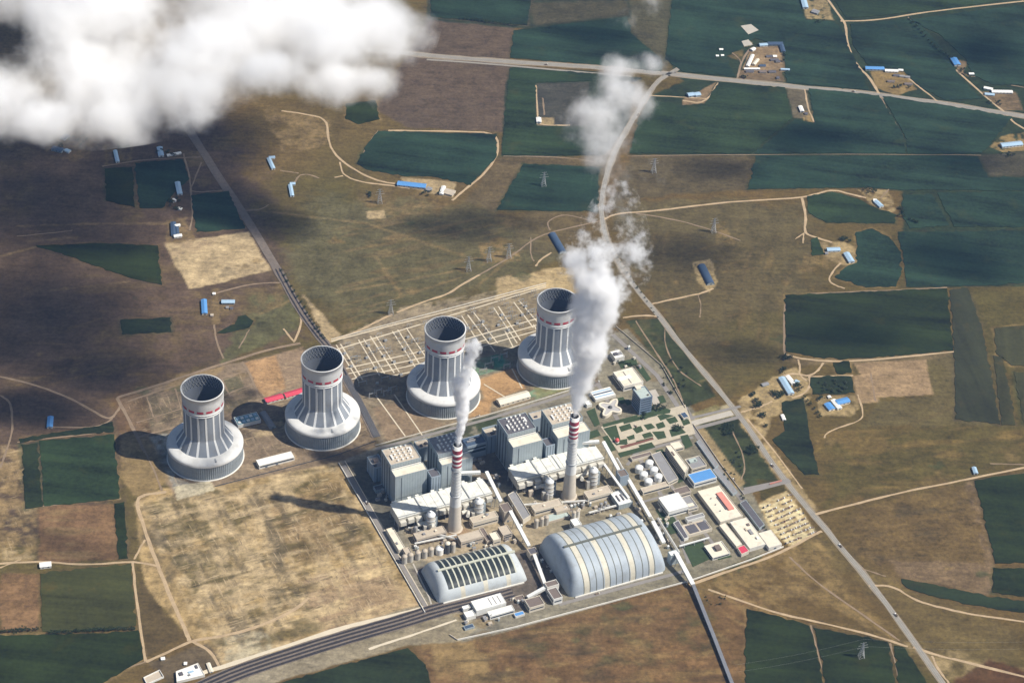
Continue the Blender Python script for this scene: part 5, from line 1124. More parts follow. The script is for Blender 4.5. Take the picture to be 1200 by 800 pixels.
for i, p in enumerate([(474, 659), (481, 657), (489.5, 654.5), (497.5, 652.5), (505, 650)]):
    tank("pale ash silo in the row beside the panelled dome, %s" % ["end one by the pipe house", "second from the pipe house", "third from the pipe house", "second from the big white tank", "next to the big white tank"][i], p, 5.2, 17, "ash silos in a row", R_beige, M_silo, 2.5, "silo", "silo")
tank("fat white topped tank at the end of the ash silo row", (515, 648), 7.5, 13, None)
tank("tall dark framed silo with a cream top beside the tan workshop", (524, 647), 5.5, 24, "paired dark framed silos", R_cream, M_dst, 3, "silo", "silo")
tank("tall pale silo touching the dark framed one beside the tan workshop", (530.5, 646), 5.0, 21, "paired dark framed silos", R_beige, M_silo, 3, "silo", "silo")
for i, p in enumerate([(628, 617.5), (634.5, 615.5), (640, 614)]):
    tank("slim pale silo behind the striped dome, %s of three" % ["nearest the cream gallery", "middle", "nearest the green roofed basin"][i], p, 4.3, 19, "three slim silos", R_beige, M_silo, 2, "silo", "silo")
for i, p in enumerate([(672, 609), (676.5, 607.5)]):
    tank("concrete bin behind the striped dome, %s twin" % ["tan house side", "pump side"][i], p, 4, 21, "twin concrete bins", R_beige, W_pale, 1, "silo", "silo")
for i, p in enumerate([(702, 600), (707, 598), (712, 596), (704, 594), (709, 592)]):
    tank("small grey reagent tank behind the striped dome, %s" % ["at its front corner", "in its front middle", "at its front end by the fan hall", "at its back corner", "at its back end"][i], p, 3.2, 9, "reagent tanks", R_grey, M_silo, 1, "reagent_tank")
for i, p in enumerate([(487, 625), (641, 586), (570, 610)]):
    tank(["slim vertical vessel beside the scrubber tower nearest the tan field", "slim vertical vessel by the scrubber beside the broad plume's chimney, gallery side", "slim vertical vessel by the scrubber beside the narrow plume's chimney, gallery side"][i], (p[0], p[1]), 3.4, 17, "slim vessels by the scrubbers", R_grey, M_silo, 1, "vessel", "vessel")

# ================================================================ CLOVER PAVILION, RED SCULPTURE, WALLS, GATE
def pavilion():
    q = g(715, 480, 0); t = thing("clover_pavilion", "white rimmed clover shaped pavilion with a grey roof", "pavilion", q, PA+R_(40))
    f = lambda k, n: 19+6.2*math.cos(4*2*math.pi*k/n)
    n = 72; P = [(f(k, n)*math.cos(2*math.pi*k/n)*1.25, f(k, n)*math.sin(2*math.pi*k/n)) for k in range(n)]
    mb, I = walls(P, 7, .9, 3.6); mb.build("rim_wall", R_cream, t); MB().prism(I, 5.4, 6.0).build("roof", mat("pavilion_roof", (.42, .40, .38), .8, .1, .1), t)
    MB().lathe([(4.5, 5.5), (4, 8.5), (.5, 11)], 12).build("lantern", M_dst, t)
pavilion()
q = g(723, 518); t = thing("red_sculpture", "round red sculpture on a pedestal in the garden", "sculpture", q)
MB().cyl(0, 0, -.5, 1.5, 4.5, 20).build("pedestal", W_pale, t)
MB().lathe([(.5, 1.4), (3.4, 2.6), (4.6, 5), (4.3, 7), (3, 8.8), (.4, 9.8)], 24).build("globe", mat("sculpture_red", (.62, .10, .09), .5, .1), t)
MB().beam((-3, 0, 1.4), (-6, 0, 12), 1.2).build("fin", W_pale, t)
def wall_run(name, label, cat, pts, h, w_, m, post=None):
    Q = [g3(*p) for p in pts]; c = Q[0]; t = thing(name, label, cat, c); Q = [q-c for q in Q]
    for a, b in zip(Q[:-1], Q[1:]): MB().beam(a+Vector((0, 0, h/2-.4)), b+Vector((0, 0, h/2-.4)), w_, h+.8).build("wall_length", m, t)
    return t
wall_run("perimeter_wall", "long pale perimeter wall along the open tan field", "wall", [(397, 543), (498, 718)], 3.2, 1.2, W_pale)
wall_run("perimeter_wall", "long pale perimeter wall below the domes facing the brown field", "wall", [(536, 750), (600, 736), (808, 681), (880, 656), (918, 641)], 3.2, 1.3, W_pale)
wall_run("perimeter_wall", "short brick toned wall closing the sidings yard", "wall", [(527, 744), (536, 750)], 3, 1.2, W_beige)
wall_run("perimeter_wall", "grey perimeter wall along the scrub strip behind the office tower", "wall", [(722, 383), (775, 428), (803, 478)], 2.6, .8, W_beige)
wall_run("perimeter_wall", "grey perimeter wall between the long shelters and the sandy strip", "wall", [(812, 497), (845, 545), (872, 580)], 2.6, .8, W_beige)
wall_run("site_fence", "thin fence line along the near edge of the cooling tower yard", "fence", [(252, 570), (395, 533), (440, 517)], 2, .5, M_dst)
wall_run("site_fence", "thin fence line behind the turbine halls", "fence", [(440, 522), (575, 485), (640, 466), (690, 450)], 2, .5, W_pale)
wall_run("site_fence", "thin fence line along the far edge of the switchyard", "fence", [(388, 398), (460, 379), (640, 332)], 2, .5, W_pale)
q = g(909, 566); t = thing("entrance_sign", "long red banner board beside the side road", "sign", q, PA); MB().box(0, 0, 1.2, 27, .6, 3.4).build("board", R_salm, t)
for x in (-11, 0, 11): MB().box(x, .6, -.4, .5, .5, 4).build("post", M_gst, t)
# yard racks: pipe bridges
def rack(label, a, b, z, w_):
    A, Bq = g3(*a), g3(*b); t = thing("pipe_rack", label, "pipe rack", (A.x, A.y, 0)); d = Vector((Bq.x-A.x, Bq.y-A.y, 0)); L = d.length; d.normalize(); s = Vector((-d.y, d.x, 0)); n = max(2, int(L/9))
    for k in range(n+1):
        fr = MB(); c = d*(L*k/n)
        for sg in (-1, 1): fr.beam(c+s*(w_/2*sg)+Vector((0, 0, -.5)), c+s*(w_/2*sg)+Vector((0, 0, z)), .6)
        fr.beam(c-s*(w_/2)+Vector((0, 0, z)), c+s*(w_/2)+Vector((0, 0, z)), .6); fr.build("rack_frame", M_gst, t)
    for k in range(4):
        o = s*(w_*(k/3-.5)*.8)+Vector((0, 0, z+.7)); MB().tube(o, d*L+o, .55, 8).build("pipe", [M_silo, M_gst, P_duct, M_tank][k], t)
rack("pipe rack along the tan blocks above the ash silos", (478, 622), (556, 640), 8, 5)
rack("pipe rack between the ash silos and the scrubber", (486, 640), (535, 630), 7, 4)
rack("pipe rack across the ground below the broad plume's chimney", (600, 596), (690, 590), 8, 5)
rack("pipe rack beside the reagent tanks", (690, 604), (724, 595), 7, 5)
rack("pipe rack along the lane between the gallery and the tank yard", (722, 540), (775, 630), 8, 4)
rack("pipe rack along the lawn side of the striped dome", (770, 610), (795, 650), 7, 5)

# crowded yard: small machine huts, vessels and cabinets
CP = []
for i, (sx, sy, h, m, rm) in enumerate([(7, 5, 5, W_beige, R_beige), (5, 4, 4, W_cream, R_cream), (9, 5, 6, W_beige, R_grey), (4, 4, 7, W_grey, R_white), (6, 3, 3, W_pale, R_brown)]):
    t = thing("machine_hut", "machine hut", "hut", (0, 0, 0), PA, "machine huts in the crowded yard"); MB().box(0, 0, -.5, sx, sy, h+.5).build("wall", m, t); MB().box(0, 0, h, sx+.5, sy+.5, .5).build("roof", rm, t)
    MB().box(sx*.2, -sy/2-.03, -.4, 1.6, .2, 2.9).build("door", M_door, t); MB().cyl(-sx*.25, 0, h+.4, h+2.2, .8, 10).build("roof_vent", M_gst, t); CP.append([t, False])
LBH = ["small tan machine hut crowded between the precipitators and domes", "tiny cream machine hut crowded between the precipitators and domes", "grey roofed tan machine hut crowded between the precipitators and domes", "upright white topped machine cabinet crowded between the precipitators and domes", "flat brown roofed machine hut crowded between the precipitators and domes"]
rc = random.Random(21)
for (cx, cy_, rx, ry, n) in [(478, 612, 10, 9, 7), (505, 640, 26, 6, 10), (548, 612, 14, 5, 6), (560, 640, 22, 6, 8), (600, 628, 12, 12, 8), (655, 595, 30, 6, 12), (690, 600, 24, 8, 12), (722, 600, 10, 10, 6), (748, 600, 6, 26, 9), (778, 625, 8, 20, 9), (640, 665, 8, 10, 5), (600, 706, 16, 4, 5), (575, 728, 30, 5, 7), (610, 580, 8, 10, 5), (575, 570, 10, 14, 7), (450, 580, 8, 10, 5), (555, 535, 14, 10, 7), (735, 432, 22, 30, 7), (800, 606, 30, 26, 9)]:
    for _ in range(n):
        i = rc.randrange(5); q = g(cx+rc.uniform(-rx, rx), cy_+rc.uniform(-ry, ry)); rz = PA+rc.choice((0, math.pi/2))
        if not CP[i][1]: CP[i][1] = True; CP[i][0].location = (q[0], q[1], 0); CP[i][0].rotation_euler = (0, 0, rz); CP[i][0]['label'] = LBH[i]
        else: sc_ = rc.uniform(.7, 1.2); dup(CP[i][0], q, rz, LBH[i], None, (sc_, sc_, rc.uniform(.7, 1.3)))

# ================================================================ SWITCHYARD
def gantry(label, px, span=16, h=13, rz=PA):
    q = g(*px); t = thing("line_gantry", label, "gantry", q, rz, "steel line gantries")
    for s in (-1, 1):
        lg = MB()
        for (dx, dy) in ((-1.4, 0), (1.4, 0)): lg.beam((s*span/2+dx, dy, -.5), (s*span/2, 0, h+3), .7)
        for z in (3, 6, 9): lg.beam((s*span/2-1.1, 0, z), (s*span/2+1.1, 0, z), .4)
        lg.build("leg", M_gst, t)
    bm_ = MB()
    for dz in (0, 1.5): bm_.beam((-span/2, 0, h-dz), (span/2, 0, h-dz), .6)
    for k in range(8): x = -span/2+span*k/8; bm_.beam((x, 0, h-1.5), (x+span/8, 0, h), .35)
    bm_.build("beam", M_gst, t); return t
where = [((437, 466), "in the tower shadow, nearest the rail line"), ((443, 462), "in the tower shadow, one bay in from the rail line"), ((454, 463), "in the tower shadow beside the fourth bay"), ((460, 458), "in the tower shadow close to the tower's ring base"), ((425, 452), "at the shaded end of the switchyard"), ((452, 446), "where the tower shadow meets the pale paths"),
         ((573, 430), "on the teal netting, towards the plume veiled tower"), ((580, 424), "on the teal netting, middle"), ((590, 420), "on the teal netting, towards the sandy mound"), ((594, 432), "at the lower edge of the teal netting"), ((566, 438), "where orange soil meets the teal netting"),
         ((415, 422), "among the pale paths close to the rail line"), ((446, 412), "among the pale paths two bays in from the rail line"), ((486, 402), "among the pale paths before the plume veiled tower"), ((558, 386), "among the pale paths between the two far towers"), ((595, 376), "among the pale paths near the sandy mound"), ((622, 368), "at the sandy end of the switchyard paths")]
for p, s in where: gantry("grey steel line gantry "+s, p, random.choice((14, 16, 18)), random.uniform(11, 14))
TRF = [None]
def transformer(label, px):
    q = g(*px); grp = "transformers and breakers in the switchyard"
    if TRF[0] is not None: return dup(TRF[0], q, PA, label, grp)
    t = thing("transformer", label, "transformer", q, PA, grp)
    MB().box(0, 0, -.5, 6, 4, 4.5).build("tank_body", M_gst, t); MB().box(0, 2.8, .4, 6, 1.2, 3).build("radiator", M_dst, t)
    for x in (-2, 0, 2): MB().cyl(x, 0, 4, 7, .35, 8).build("bushing", W_pale, t)
    TRF[0] = t
bays = [(404, 415), (412, 430), (430, 420), (440, 432), (432, 406), (450, 418), (452, 400), (462, 425), (474, 410), (482, 425), (478, 396), (492, 414), (548, 385), (556, 398), (566, 378), (574, 398), (588, 370), (596, 388), (584, 382), (612, 370), (616, 360), (606, 380), (632, 364), (640, 352), (442, 450), (470, 440)]
for p in bays: transformer("small grey transformer or breaker among the pale switchyard paths", p)
BF = [None]
def busbar(px):
    q = g(*px); lb, grp = "slim grey busbar frame standing among the pale switchyard paths", "busbar frames in the switchyard"
    if BF[0] is not None: return dup(BF[0], q, PA, lb, grp)
    t = thing("busbar_frame", lb, "busbar frame", q, PA, grp)
    for x in (-5, 0, 5): MB().box(x, 0, -.5, .7, .7, 8).build("post", M_gst, t)
    MB().box(0, 0, 7.5, 12, .6, .7).build("beam", M_gst, t); BF[0] = t
rb = random.Random(5)
for i in range(13):
    for j in range(7):
        u, v = (i+.5)/13, (j+.5)/7; x = 396+u*236+v*26; y = 404-u*66+v*38-u*v*4
        if rb.random() < .25 or (500 < x < 545 and v > .3): continue
        busbar((x+rb.uniform(-1.5, 1.5), y+rb.uniform(-1, 1)))
def pylon(label, px, h=38, rz=0.3):
    q = g(*px); t = thing("pylon", label, "pylon", q, rz, "lattice power pylons"); r = lambda z: 4.6*(1-z/h)**1.25+.7
    for (sx, sy) in ((-1, -1), (1, -1), (1, 1), (-1, 1)):
        l = MB(); zs = [-.5, h*.3, h*.6, h]; 
        for a, b in zip(zs[:-1], zs[1:]): l.beam((sx*r(max(a, 0)), sy*r(max(a, 0)), a), (sx*r(b), sy*r(b), b), .5)
        l.build("leg", M_gst, t)
    br = MB(); zz = [0, 6, 12, 17.5, 23, 28, 33, 38, h]
    for a, b in zip(zz[:-1], zz[1:]):
        for (s0, s1) in (((-1, -1), (1, -1)), ((1, -1), (1, 1)), ((1, 1), (-1, 1)), ((-1, 1), (-1, -1))):
            br.beam((s0[0]*r(a), s0[1]*r(a), a), (s1[0]*r(b), s1[1]*r(b), b), .3); br.beam((s1[0]*r(a), s1[1]*r(a), a), (s0[0]*r(b), s0[1]*r(b), b), .3)
    br.build("lattice", M_gst, t)
    for z, w_ in ((h-14, 11), (h-7.5, 9), (h-1.5, 6)):
        c = MB(); 
        for s in (-1, 1): c.beam((0, .6, z), (s*w_, 0, z+.6), .5); c.beam((0, -.6, z+1.6), (s*w_, 0, z+.6), .4)
        c.build("crossarm", M_gst, t)
    return t
for p, l in [((445, 238), "pylon beside the blue roofed farm shed"), ((549, 317), "pylon farther from the road of the two above the sandy mound"), ((573, 306), "pylon on pale disturbed soil, middle of three above the switchyard"), ((596, 302), "pylon on pale disturbed soil nearest the dark vaulted shed"), ((458, 368), "pylon at the bend of the dirt track behind the switchyard"), ((1009, 770), "pylon alone in the dark crop field near the frame's bottom edge"),
             ((637, 218), "pylon in the green field before the steam puff"), ((766, 202), "pylon beside bare soil where the main road curves"), ((836, 272), "pylon on the pale spot beyond the dirt track fork")]: pylon("grey lattice "+l, p)
wl = MB()
for (a, b) in (((1009, 770), (860, 800)), ((1009, 770), (1230, 772))):
    for dz, off in ((38, 9), (38, -9)):
        A, C_ = g3(*a), g3(*b)
        for k in range(10):
            s0, s1 = k/10, (k+1)/10; f = lambda s: A.lerp(C_, s)+Vector((0, off, dz-16*4*s*(1-s)*.35)); wl.beam(f(s0), f(s1), .09)
tag(wl.build("power_line", M_gst), "thin sagging wires strung from the lone pylon over dark crops", "power line")

# ================================================================ FARMS AND OUTLYING SHEDS
F = lambda l, A, Bq, w_, h, r, roof, wall=None, **k: shed("farm_shed", l, A, Bq, w_, h, r, roof, wall, **k)
F("long bright blue roofed farm shed at the edge of the green field", (466, 216.5), (499, 220), 16, 5, 2.5, R_blue, W_pale)
F("small dark grey shed at the end of the long blue roofed one", (500.5, 222), (505, 223.5), 14, 4, 2, R_grey, W_grey)
F("square sandy roofed farm building with a white wing beyond the blue shed", (521, 225), (532, 228), 20, 4, 1.5, R_beige, W_cream); F("narrow white roofed wing of the sandy roofed farm", (517, 229), (520, 220), 9, 4, 1.5, R_white, W_white)
F("isolated long navy vaulted shed by a dirt track above the sandy mound", (647, 275), (660, 297), 17, 7, 0, R_navy, W_grey, kind='vault'); F("isolated navy vaulted shed on a pale sandy pad", (822, 312), (833, 334), 18, 7, 0, R_navy, W_grey, kind='vault')
F("pale blue roofed shed of the hamlet, lying across the track", (969, 294), (984, 293.5), 12, 4.5, 2, R_lblue, W_white); F("pale blue roofed shed of the hamlet, pointing down the slope of the track", (991.5, 298), (998, 308.5), 13, 4.5, 2, R_lblue, W_white)
F("small grey hut at the hamlet's entrance", (967, 297.5), (970, 297.5), 6, 3, 1, R_grey, W_pale, wins=False)
F("white and pale blue roofed house among rubble", (1026, 237), (1033, 243.5), 11, 4, 2, R_lblue, W_white); F("tiny white annex beside the house among rubble", (1023.5, 235.5), (1027, 236), 8, 3.5, 1.5, R_white, W_white, wins=False)
F("long blue roofed barn beside the bending dirt road", (1014, 81.5), (1035.5, 82), 13, 5, 2.5, R_blue, W_pale); F("long white roofed barn next to the blue roofed barn", (1037, 84), (1052, 84.5), 10, 4, 2, R_white, W_white)
for i, (p, s) in enumerate([((1047, 89), 7), ((1054, 90), 6), ((1053, 83), 5), ((1061, 91), 5), ((1040, 96), 8), ((1060, 99), 9)]):
    F("small farm hut behind the two long barns, %s" % ["with a dark roof", "with a pale roof", "by the white barn's end", "at the yard's far corner", "reddish, in the middle", "long and reddish, by the road"][i], p, (p[0]+s, p[1]+.4), 7, 3, 1.2, [R_dark, R_grey, R_white, R_grey, R_brown, R_brown][i], W_pale, wins=False)
F("pale blue farmhouse at the frame's top edge", (941, 0), (944, 11), 14, 5, 2, R_lblue, W_white); F("round dark roofed store near the top edge farm", (952, 14), (959, 16), 16, 4, 2, R_grey, W_grey)
F("vivid blue roofed farmhouse alone between green fields", (1117, 70), (1122, 78), 16, 5, 2, R_blue, W_pale); F("tiny white hut along the field track below the vivid blue farmhouse", (1135.5, 87.5), (1141, 87.5), 7, 3, 1, R_white, W_white, wins=False)
F("white roofed farm row house, shorter wing", (1153, 104), (1163, 106), 9, 4, 1.5, R_white, W_white); F("white roofed farm row house, longer wing", (1162, 108.5), (1186, 109), 11, 4, 2, R_white, W_white); F("low white roofed annex before the white farm row", (1154, 111), (1165, 112), 9, 3, 1.5, R_lblue, W_white)
F("pale blue long barn on a bare pad near the frame edge", (1173, 172), (1197, 169.5), 16, 5, 2.5, R_lblue, W_pale)
F("grey blue roofed twin barn by the highway fork, nearer the road junction", (806, 113), (813, 112), 14, 5, 2, R_lblue, W_grey); F("grey blue roofed twin barn by the highway fork, at the pad's narrow tip", (814, 112.5), (820, 111.5), 14, 5, 2, R_lblue, W_grey)
F("pale blue roofed office of the walled yard by the highway", (890, 54), (899, 53.5), 11, 4, 1.5, R_lblue, W_white); F("dark roofed long store of the walled yard by the highway", (900, 52.5), (917, 52.5), 13, 4, 1.5, R_navy, W_grey); F("dark roofed side store of the walled yard", (915.5, 54), (918, 62), 10, 4, 1.5, R_navy, W_grey)
F("white slanting row house of the walled yard", (876, 79), (882, 66), 8, 4, 1.5, R_white, W_white); F("cream row house inside the walled yard", (883, 77), (888, 71), 8, 4, 1.5, R_cream, W_cream); F("small white house at the walled yard's upper corner", (880.5, 60), (884, 58), 9, 4, 1.5, R_white, W_white)
F("long white front building of the walled yard", (872, 82), (890, 82), 6, 4, 1, R_white, W_white); F("pale gate building of the walled yard", (915, 82.5), (925, 83), 6, 4, 1, R_lblue, W_white)
for i, (p, s, r_) in enumerate([((898, 67), 7, R_dark), ((903, 71), 9, R_dark), ((906, 67), 4, R_white), ((909, 73), 5, R_dark), ((890, 78), 7, R_navy), ((901, 85), 8, R_dark), ((890, 85), 8, R_brown), ((874, 84.5), 9, R_dark), ((910, 92), 3, R_dark)]):
    F("stacked goods shed in the walled yard, %s" % ["upper dark one", "central dark one", "little white one", "lower dark one", "navy one by the gate wall", "dark one outside the front wall", "brown one outside the front wall", "long dark one outside the front wall", "tiny one by the highway"][i], p, (p[0]+s, p[1]), 8, 3, .8, r_, W_pale, wins=False)
F("small white house in the walled strip south of the highway", (937.5, 126), (940, 132), 9, 4, 1.5, R_white, W_white); F("small dark store beside the house in the walled strip", (943, 134), (946, 134), 8, 3, 1, R_dark, W_grey, wins=False)
F("white hut in the bare corner beside the steam puff", (631, 140), (631.5, 145), 11, 5, 1.5, R_white, W_white, wins=False)
for i, (p, s) in enumerate([((839, 66.5), 3), ((845, 66), 3), ((843, 59), 4)]): F("tiny white hut west of the walled yard, %s" % ["single", "nearer the track", "up by the bare patch"][i], p, (p[0]+s, p[1]), 6, 3, 1, R_white, W_white, wins=False)
# roadside farm near the access road
F("long white roofed barn of the roadside farm", (915.5, 444), (927, 463), 13, 5, 2, R_lblue, W_white); F("narrow white roofed house beside the long barn", (922.5, 442), (930, 451), 9, 4, 1.5, R_white, W_white)
F("small pale blue house hugging the farm's round lane", (931, 448), (935, 450), 12, 4, 1.5, R_lblue, W_white, wins=False); F("tiny white shed at the dark crop plot's corner", (916.5, 487), (919, 493), 6, 3, 1, R_white, W_white, wins=False)
F("grey tarpaulin store in the roadside farm yard", (893, 452), (900, 450), 8, 3, 1, R_grey, W_grey, wins=False)
F("blue and white roofed house beside the bright blue barn on a sandy square", (969, 474), (975, 481), 14, 4, 1.5, R_blue, W_white); F("long white roofed building in the blue roofed compound", (976, 470), (984, 480), 10, 4, 1.5, R_white, W_white); F("wide bright blue roofed barn of the compound on a sandy square", (980, 473.5), (994, 470), 15, 5, 2, R_blue, W_pale)
F("tiny white hut at the blue roofed compound's back", (971, 465), (972.5, 467), 6, 3, 1, R_white, W_white, wins=False)
F("tiny white and blue hut beside the straight dirt road", (1141, 549), (1143.5, 556), 8, 4, 1.5, R_lblue, W_white, wins=False)
F("lone blue roofed shed beside the dark channel", (59.5, 490), (58.5, 502), 11, 4.5, 2, R_blue, W_pale)
F("blue roofed farm shed across the lane from a grey one", (239, 353), (240, 369), 11, 4.5, 2, R_blue, W_pale); F("grey blue roofed farm shed across the lane from a blue one", (260, 355), (275, 355), 11, 4.5, 2, R_lblue, W_grey)
for i, p in enumerate([(265, 361), (270, 362), (249.5, 345), (247, 370)]): F("tiny grey farm hut by the lane with two sheds, %s" % ["under the grey shed", "beside it, slightly darker", "at the lane's head", "by the blue shed's foot"][i], p, (p[0]+3, p[1]), 6, 3, 1, [R_grey, R_dark, R_white, R_beige][i], W_pale, wins=False)
F("long arm of the angled pale blue building nearer the cloud", (315, 187), (320.5, 199), 8, 4, 1.5, R_lblue, W_white); F("short arm of the angled pale blue building nearer the cloud", (315.5, 186), (322, 185.5), 8, 4, 1.5, R_lblue, W_white)
F("long arm of the angled pale blue building farther from the cloud", (340, 218), (342.5, 231), 8, 4, 1.5, R_lblue, W_white); F("short arm of the angled pale blue building farther from the cloud", (340, 216.5), (346, 216.5), 8, 4, 1.5, R_lblue, W_white)
F("pale long house at the village lane", (208, 215), (211, 229), 11, 4, 1.5, R_lblue, W_white); F("small pale house at the foot of the village lane", (202.5, 235), (205, 237), 8, 4, 1.5, R_white, W_white, wins=False); F("tiny house midway on the village lane", (209, 245), (213, 246), 7, 3, 1, R_white, W_white, wins=False)
F("dark roofed barn above the sandy pad", (203, 262), (204, 277), 11, 4, 1.5, R_navy, W_grey); F("white roofed cross house above the sandy pad", (203, 266), (211, 265), 7, 4, 1, R_white, W_white); F("white roofed house touching the sandy pad", (204, 278), (213, 277), 9, 4, 1.5, R_white, W_white); F("smaller dark barn tucked beside the white cross house", (207, 268), (208, 276), 8, 4, 1.5, R_navy, W_grey)
F("pale slim barn under the cloud's edge", (135, 178), (138, 191), 8, 4, 1.5, R_lblue, W_white); F("pale blue barn between two dark plots under the cloud", (187, 174), (189, 184), 12, 4, 1.5, R_lblue, W_white); F("row of pale huts beside the lane under the cloud", (196, 183), (212, 180), 7, 3, 1, R_white, W_white)
F("dark blue roofed long barn in the scattered village", (62, 175), (74, 178), 14, 5, 1.5, R_navy, W_grey); F("pale house in the scattered village", (77, 177), (82, 179), 9, 4, 1.5, R_lblue, W_white, wins=False); F("dark house behind the scattered village's long barn", (73, 164), (79, 160), 14, 5, 1.5, R_navy, W_grey)
F("white roofed box standing alone on the dirt crossroad", (47, 664), (60, 662.5), 12, 5, .6, R_white, W_white)
B("white roofed yard building with machinery at the sidings' corner", [(207, 798), (240, 790), (232, 776), (206, 786)], 6, W_pale, R_white, name="yard_building", snap=False, roofbits=[("roof_unit", .25, .55, 7, 8, 2, R_dark), ("roof_unit", .6, .5, 10, 4, 1.5, R_lblue), ("roof_unit", .85, .75, 4, 8, 2, R_dark), ("roof_unit", .5, .3, 4, 4, 2, R_grey)])
B("white walled hollow yard by the sidings' corner", [(172, 801), (192, 792), (187, 784), (168, 793)], 4, W_white, R_beige, name="yard_building", snap=False, par=2.4)
F("tiny white hut between the two corner yards", (189, 772.5), (193, 772), 6, 3, 1, R_white, W_white, wins=False); F("thin white hut on the dark yard's upper edge", (216, 778), (219, 778), 6, 3, 1, R_white, W_white, wins=False); F("narrow cream hut beside the corner yard building", (244, 778), (248, 788), 6, 3, 1, R_cream, W_cream, wins=False)

# ================================================================ VEHICLE LOT
V_body = [mat("truck_paint_"+n, c, .5, .1, .3) for n, c in (("white", (.72, .72, .70)), ("cream", (.62, .56, .45)), ("dark", (.06, .06, .075)), ("maroon", (.16, .06, .05)))]
V_bed = mat("truck_bed", (.26, .20, .15), .8, .2, .3); V_tyre = mat("tyre", (.02, .02, .02), .9, .1)
protos = []
for i, m in enumerate(V_body):
    t = thing("truck", "lorry", "truck", (0, 0, 0), 0, "lorries parked in rows on the sandy lot"); c = MB(); c.box(3.4, 0, .9, 2.2, 2.5, 2.3); c.box(3.55, 0, 3.2, 1.5, 2.3, .5); c.build("cab", m, t)
    b = MB(); b.box(-1, 0, 1.1, 6.2, 2.5, .4)
    for s in (-1, 1): b.box(-1, s*1.2, 1.5, 6.2, .15, 1.3)
    for s in (-1, 1): b.box(-1+s*3.05, 0, 1.5, .15, 2.4, 1.3)
    b.build("cargo_bed", V_bed if i != 2 else V_body[1], t); MB().box(4.52, 0, 2.1, .08, 2.1, .9).build("windscreen", G_dark, t)
    for x in (3.3, -.6, -2.8):
        for s in (-1, 1): MB().tube((x, s*1.0, .55), (x, s*1.3, .55), .55, 10).build("wheel", V_tyre, t)
    protos.append(t)
cnt = [0]*4; rt = random.Random(11)
for r in range(9):
    for k in range(8):
        u = (k+.5+rt.uniform(-.3, .3))/8; v = (r+.5)/9
        x = (1-v)*((1-u)*893+u*925)+v*((1-u)*922+u*958); y = (1-v)*((1-u)*593+u*577)+v*((1-u)*640+u*626)
        if rt.random() < .12: continue
        i = rt.choices(range(4), (6, 6, 2, 1))[0]; q = g(x, y); lb = "%s lorry parked in a row on the sandy lot" % ("white", "cream", "dark", "maroon")[i]
        rz = PA+rt.choice((0, math.pi))+rt.uniform(-.15, .15)
        if cnt[i] == 0: protos[i].location = (q[0], q[1], 0); protos[i].rotation_euler = (0, 0, rz); protos[i]['label'] = lb
        else: dup(protos[i], q, rz, lb)
        cnt[i] += 1
for n, (p, rz) in enumerate([((905, 546), 2.1), ((748, 135), 1.1), ((985, 640), 2.1), ((640, 76.5), 0), ((1000, 108), -.1), ((560, 488), PA), ((700, 448), PA), ((470, 655), PA+1.6), ((860, 563), PA+1.5), ((745, 500), PA+1.6), ((430, 590), PA+1.6), ((700, 696), PA), ((1050, 721), 2.1)]):
    dup(protos[n % 2], g(*p), rz, ["white lorry driving on the main road beside the sandy strip", "cream lorry on the main road above the steam puff's foot", "white lorry on the main road beyond the vehicle lot", "cream lorry on the highway east of the cloud", "white lorry on the highway past the walled strip", "cream lorry on the lane behind the turbine halls", "white lorry on the lane near the striped shed", "cream lorry on the lane by the pipe house", "white lorry beside the dark vehicle shelter", "cream lorry beside the garden plaza", "white lorry on the lane inside the field side wall", "cream lorry below the big striped dome", "white lorry far down the main road"][n], "lorries on the roads")

# ================================================================ TREES AND SHRUBS
def leaf_mat(name, c1, c2):
    m, t, n, out = _nodes(name); p = n.new("ShaderNodeBsdfPrincipled"); p.inputs['Roughness'].default_value = .8; p.inputs['Specular IOR Level'].default_value = .2
    x = n.new("ShaderNodeTexNoise"); x.inputs['Scale'].default_value = .6; x.inputs['Detail'].default_value = 4; t.links.new(n.new("ShaderNodeNewGeometry").outputs['Position'], x.inputs['Vector'])
    mx = n.new("ShaderNodeMix"); mx.data_type = 'RGBA'; mx.inputs['A'].default_value = (*c1, 1); mx.inputs['B'].default_value = (*c2, 1); t.links.new(x.outputs[0], mx.inputs['Factor'])
    t.links.new(mx.outputs['Result'], p.inputs['Base Color']); t.links.new(p.outputs[0], out.inputs[0]); return m
L_a = leaf_mat("foliage_dark", (.018, .030, .014), (.045, .065, .028)); L_b = leaf_mat("foliage_dusty", (.040, .052, .026), (.080, .095, .048)); M_bark = mat("bark", (.12, .09, .065), .9, .2, .8)
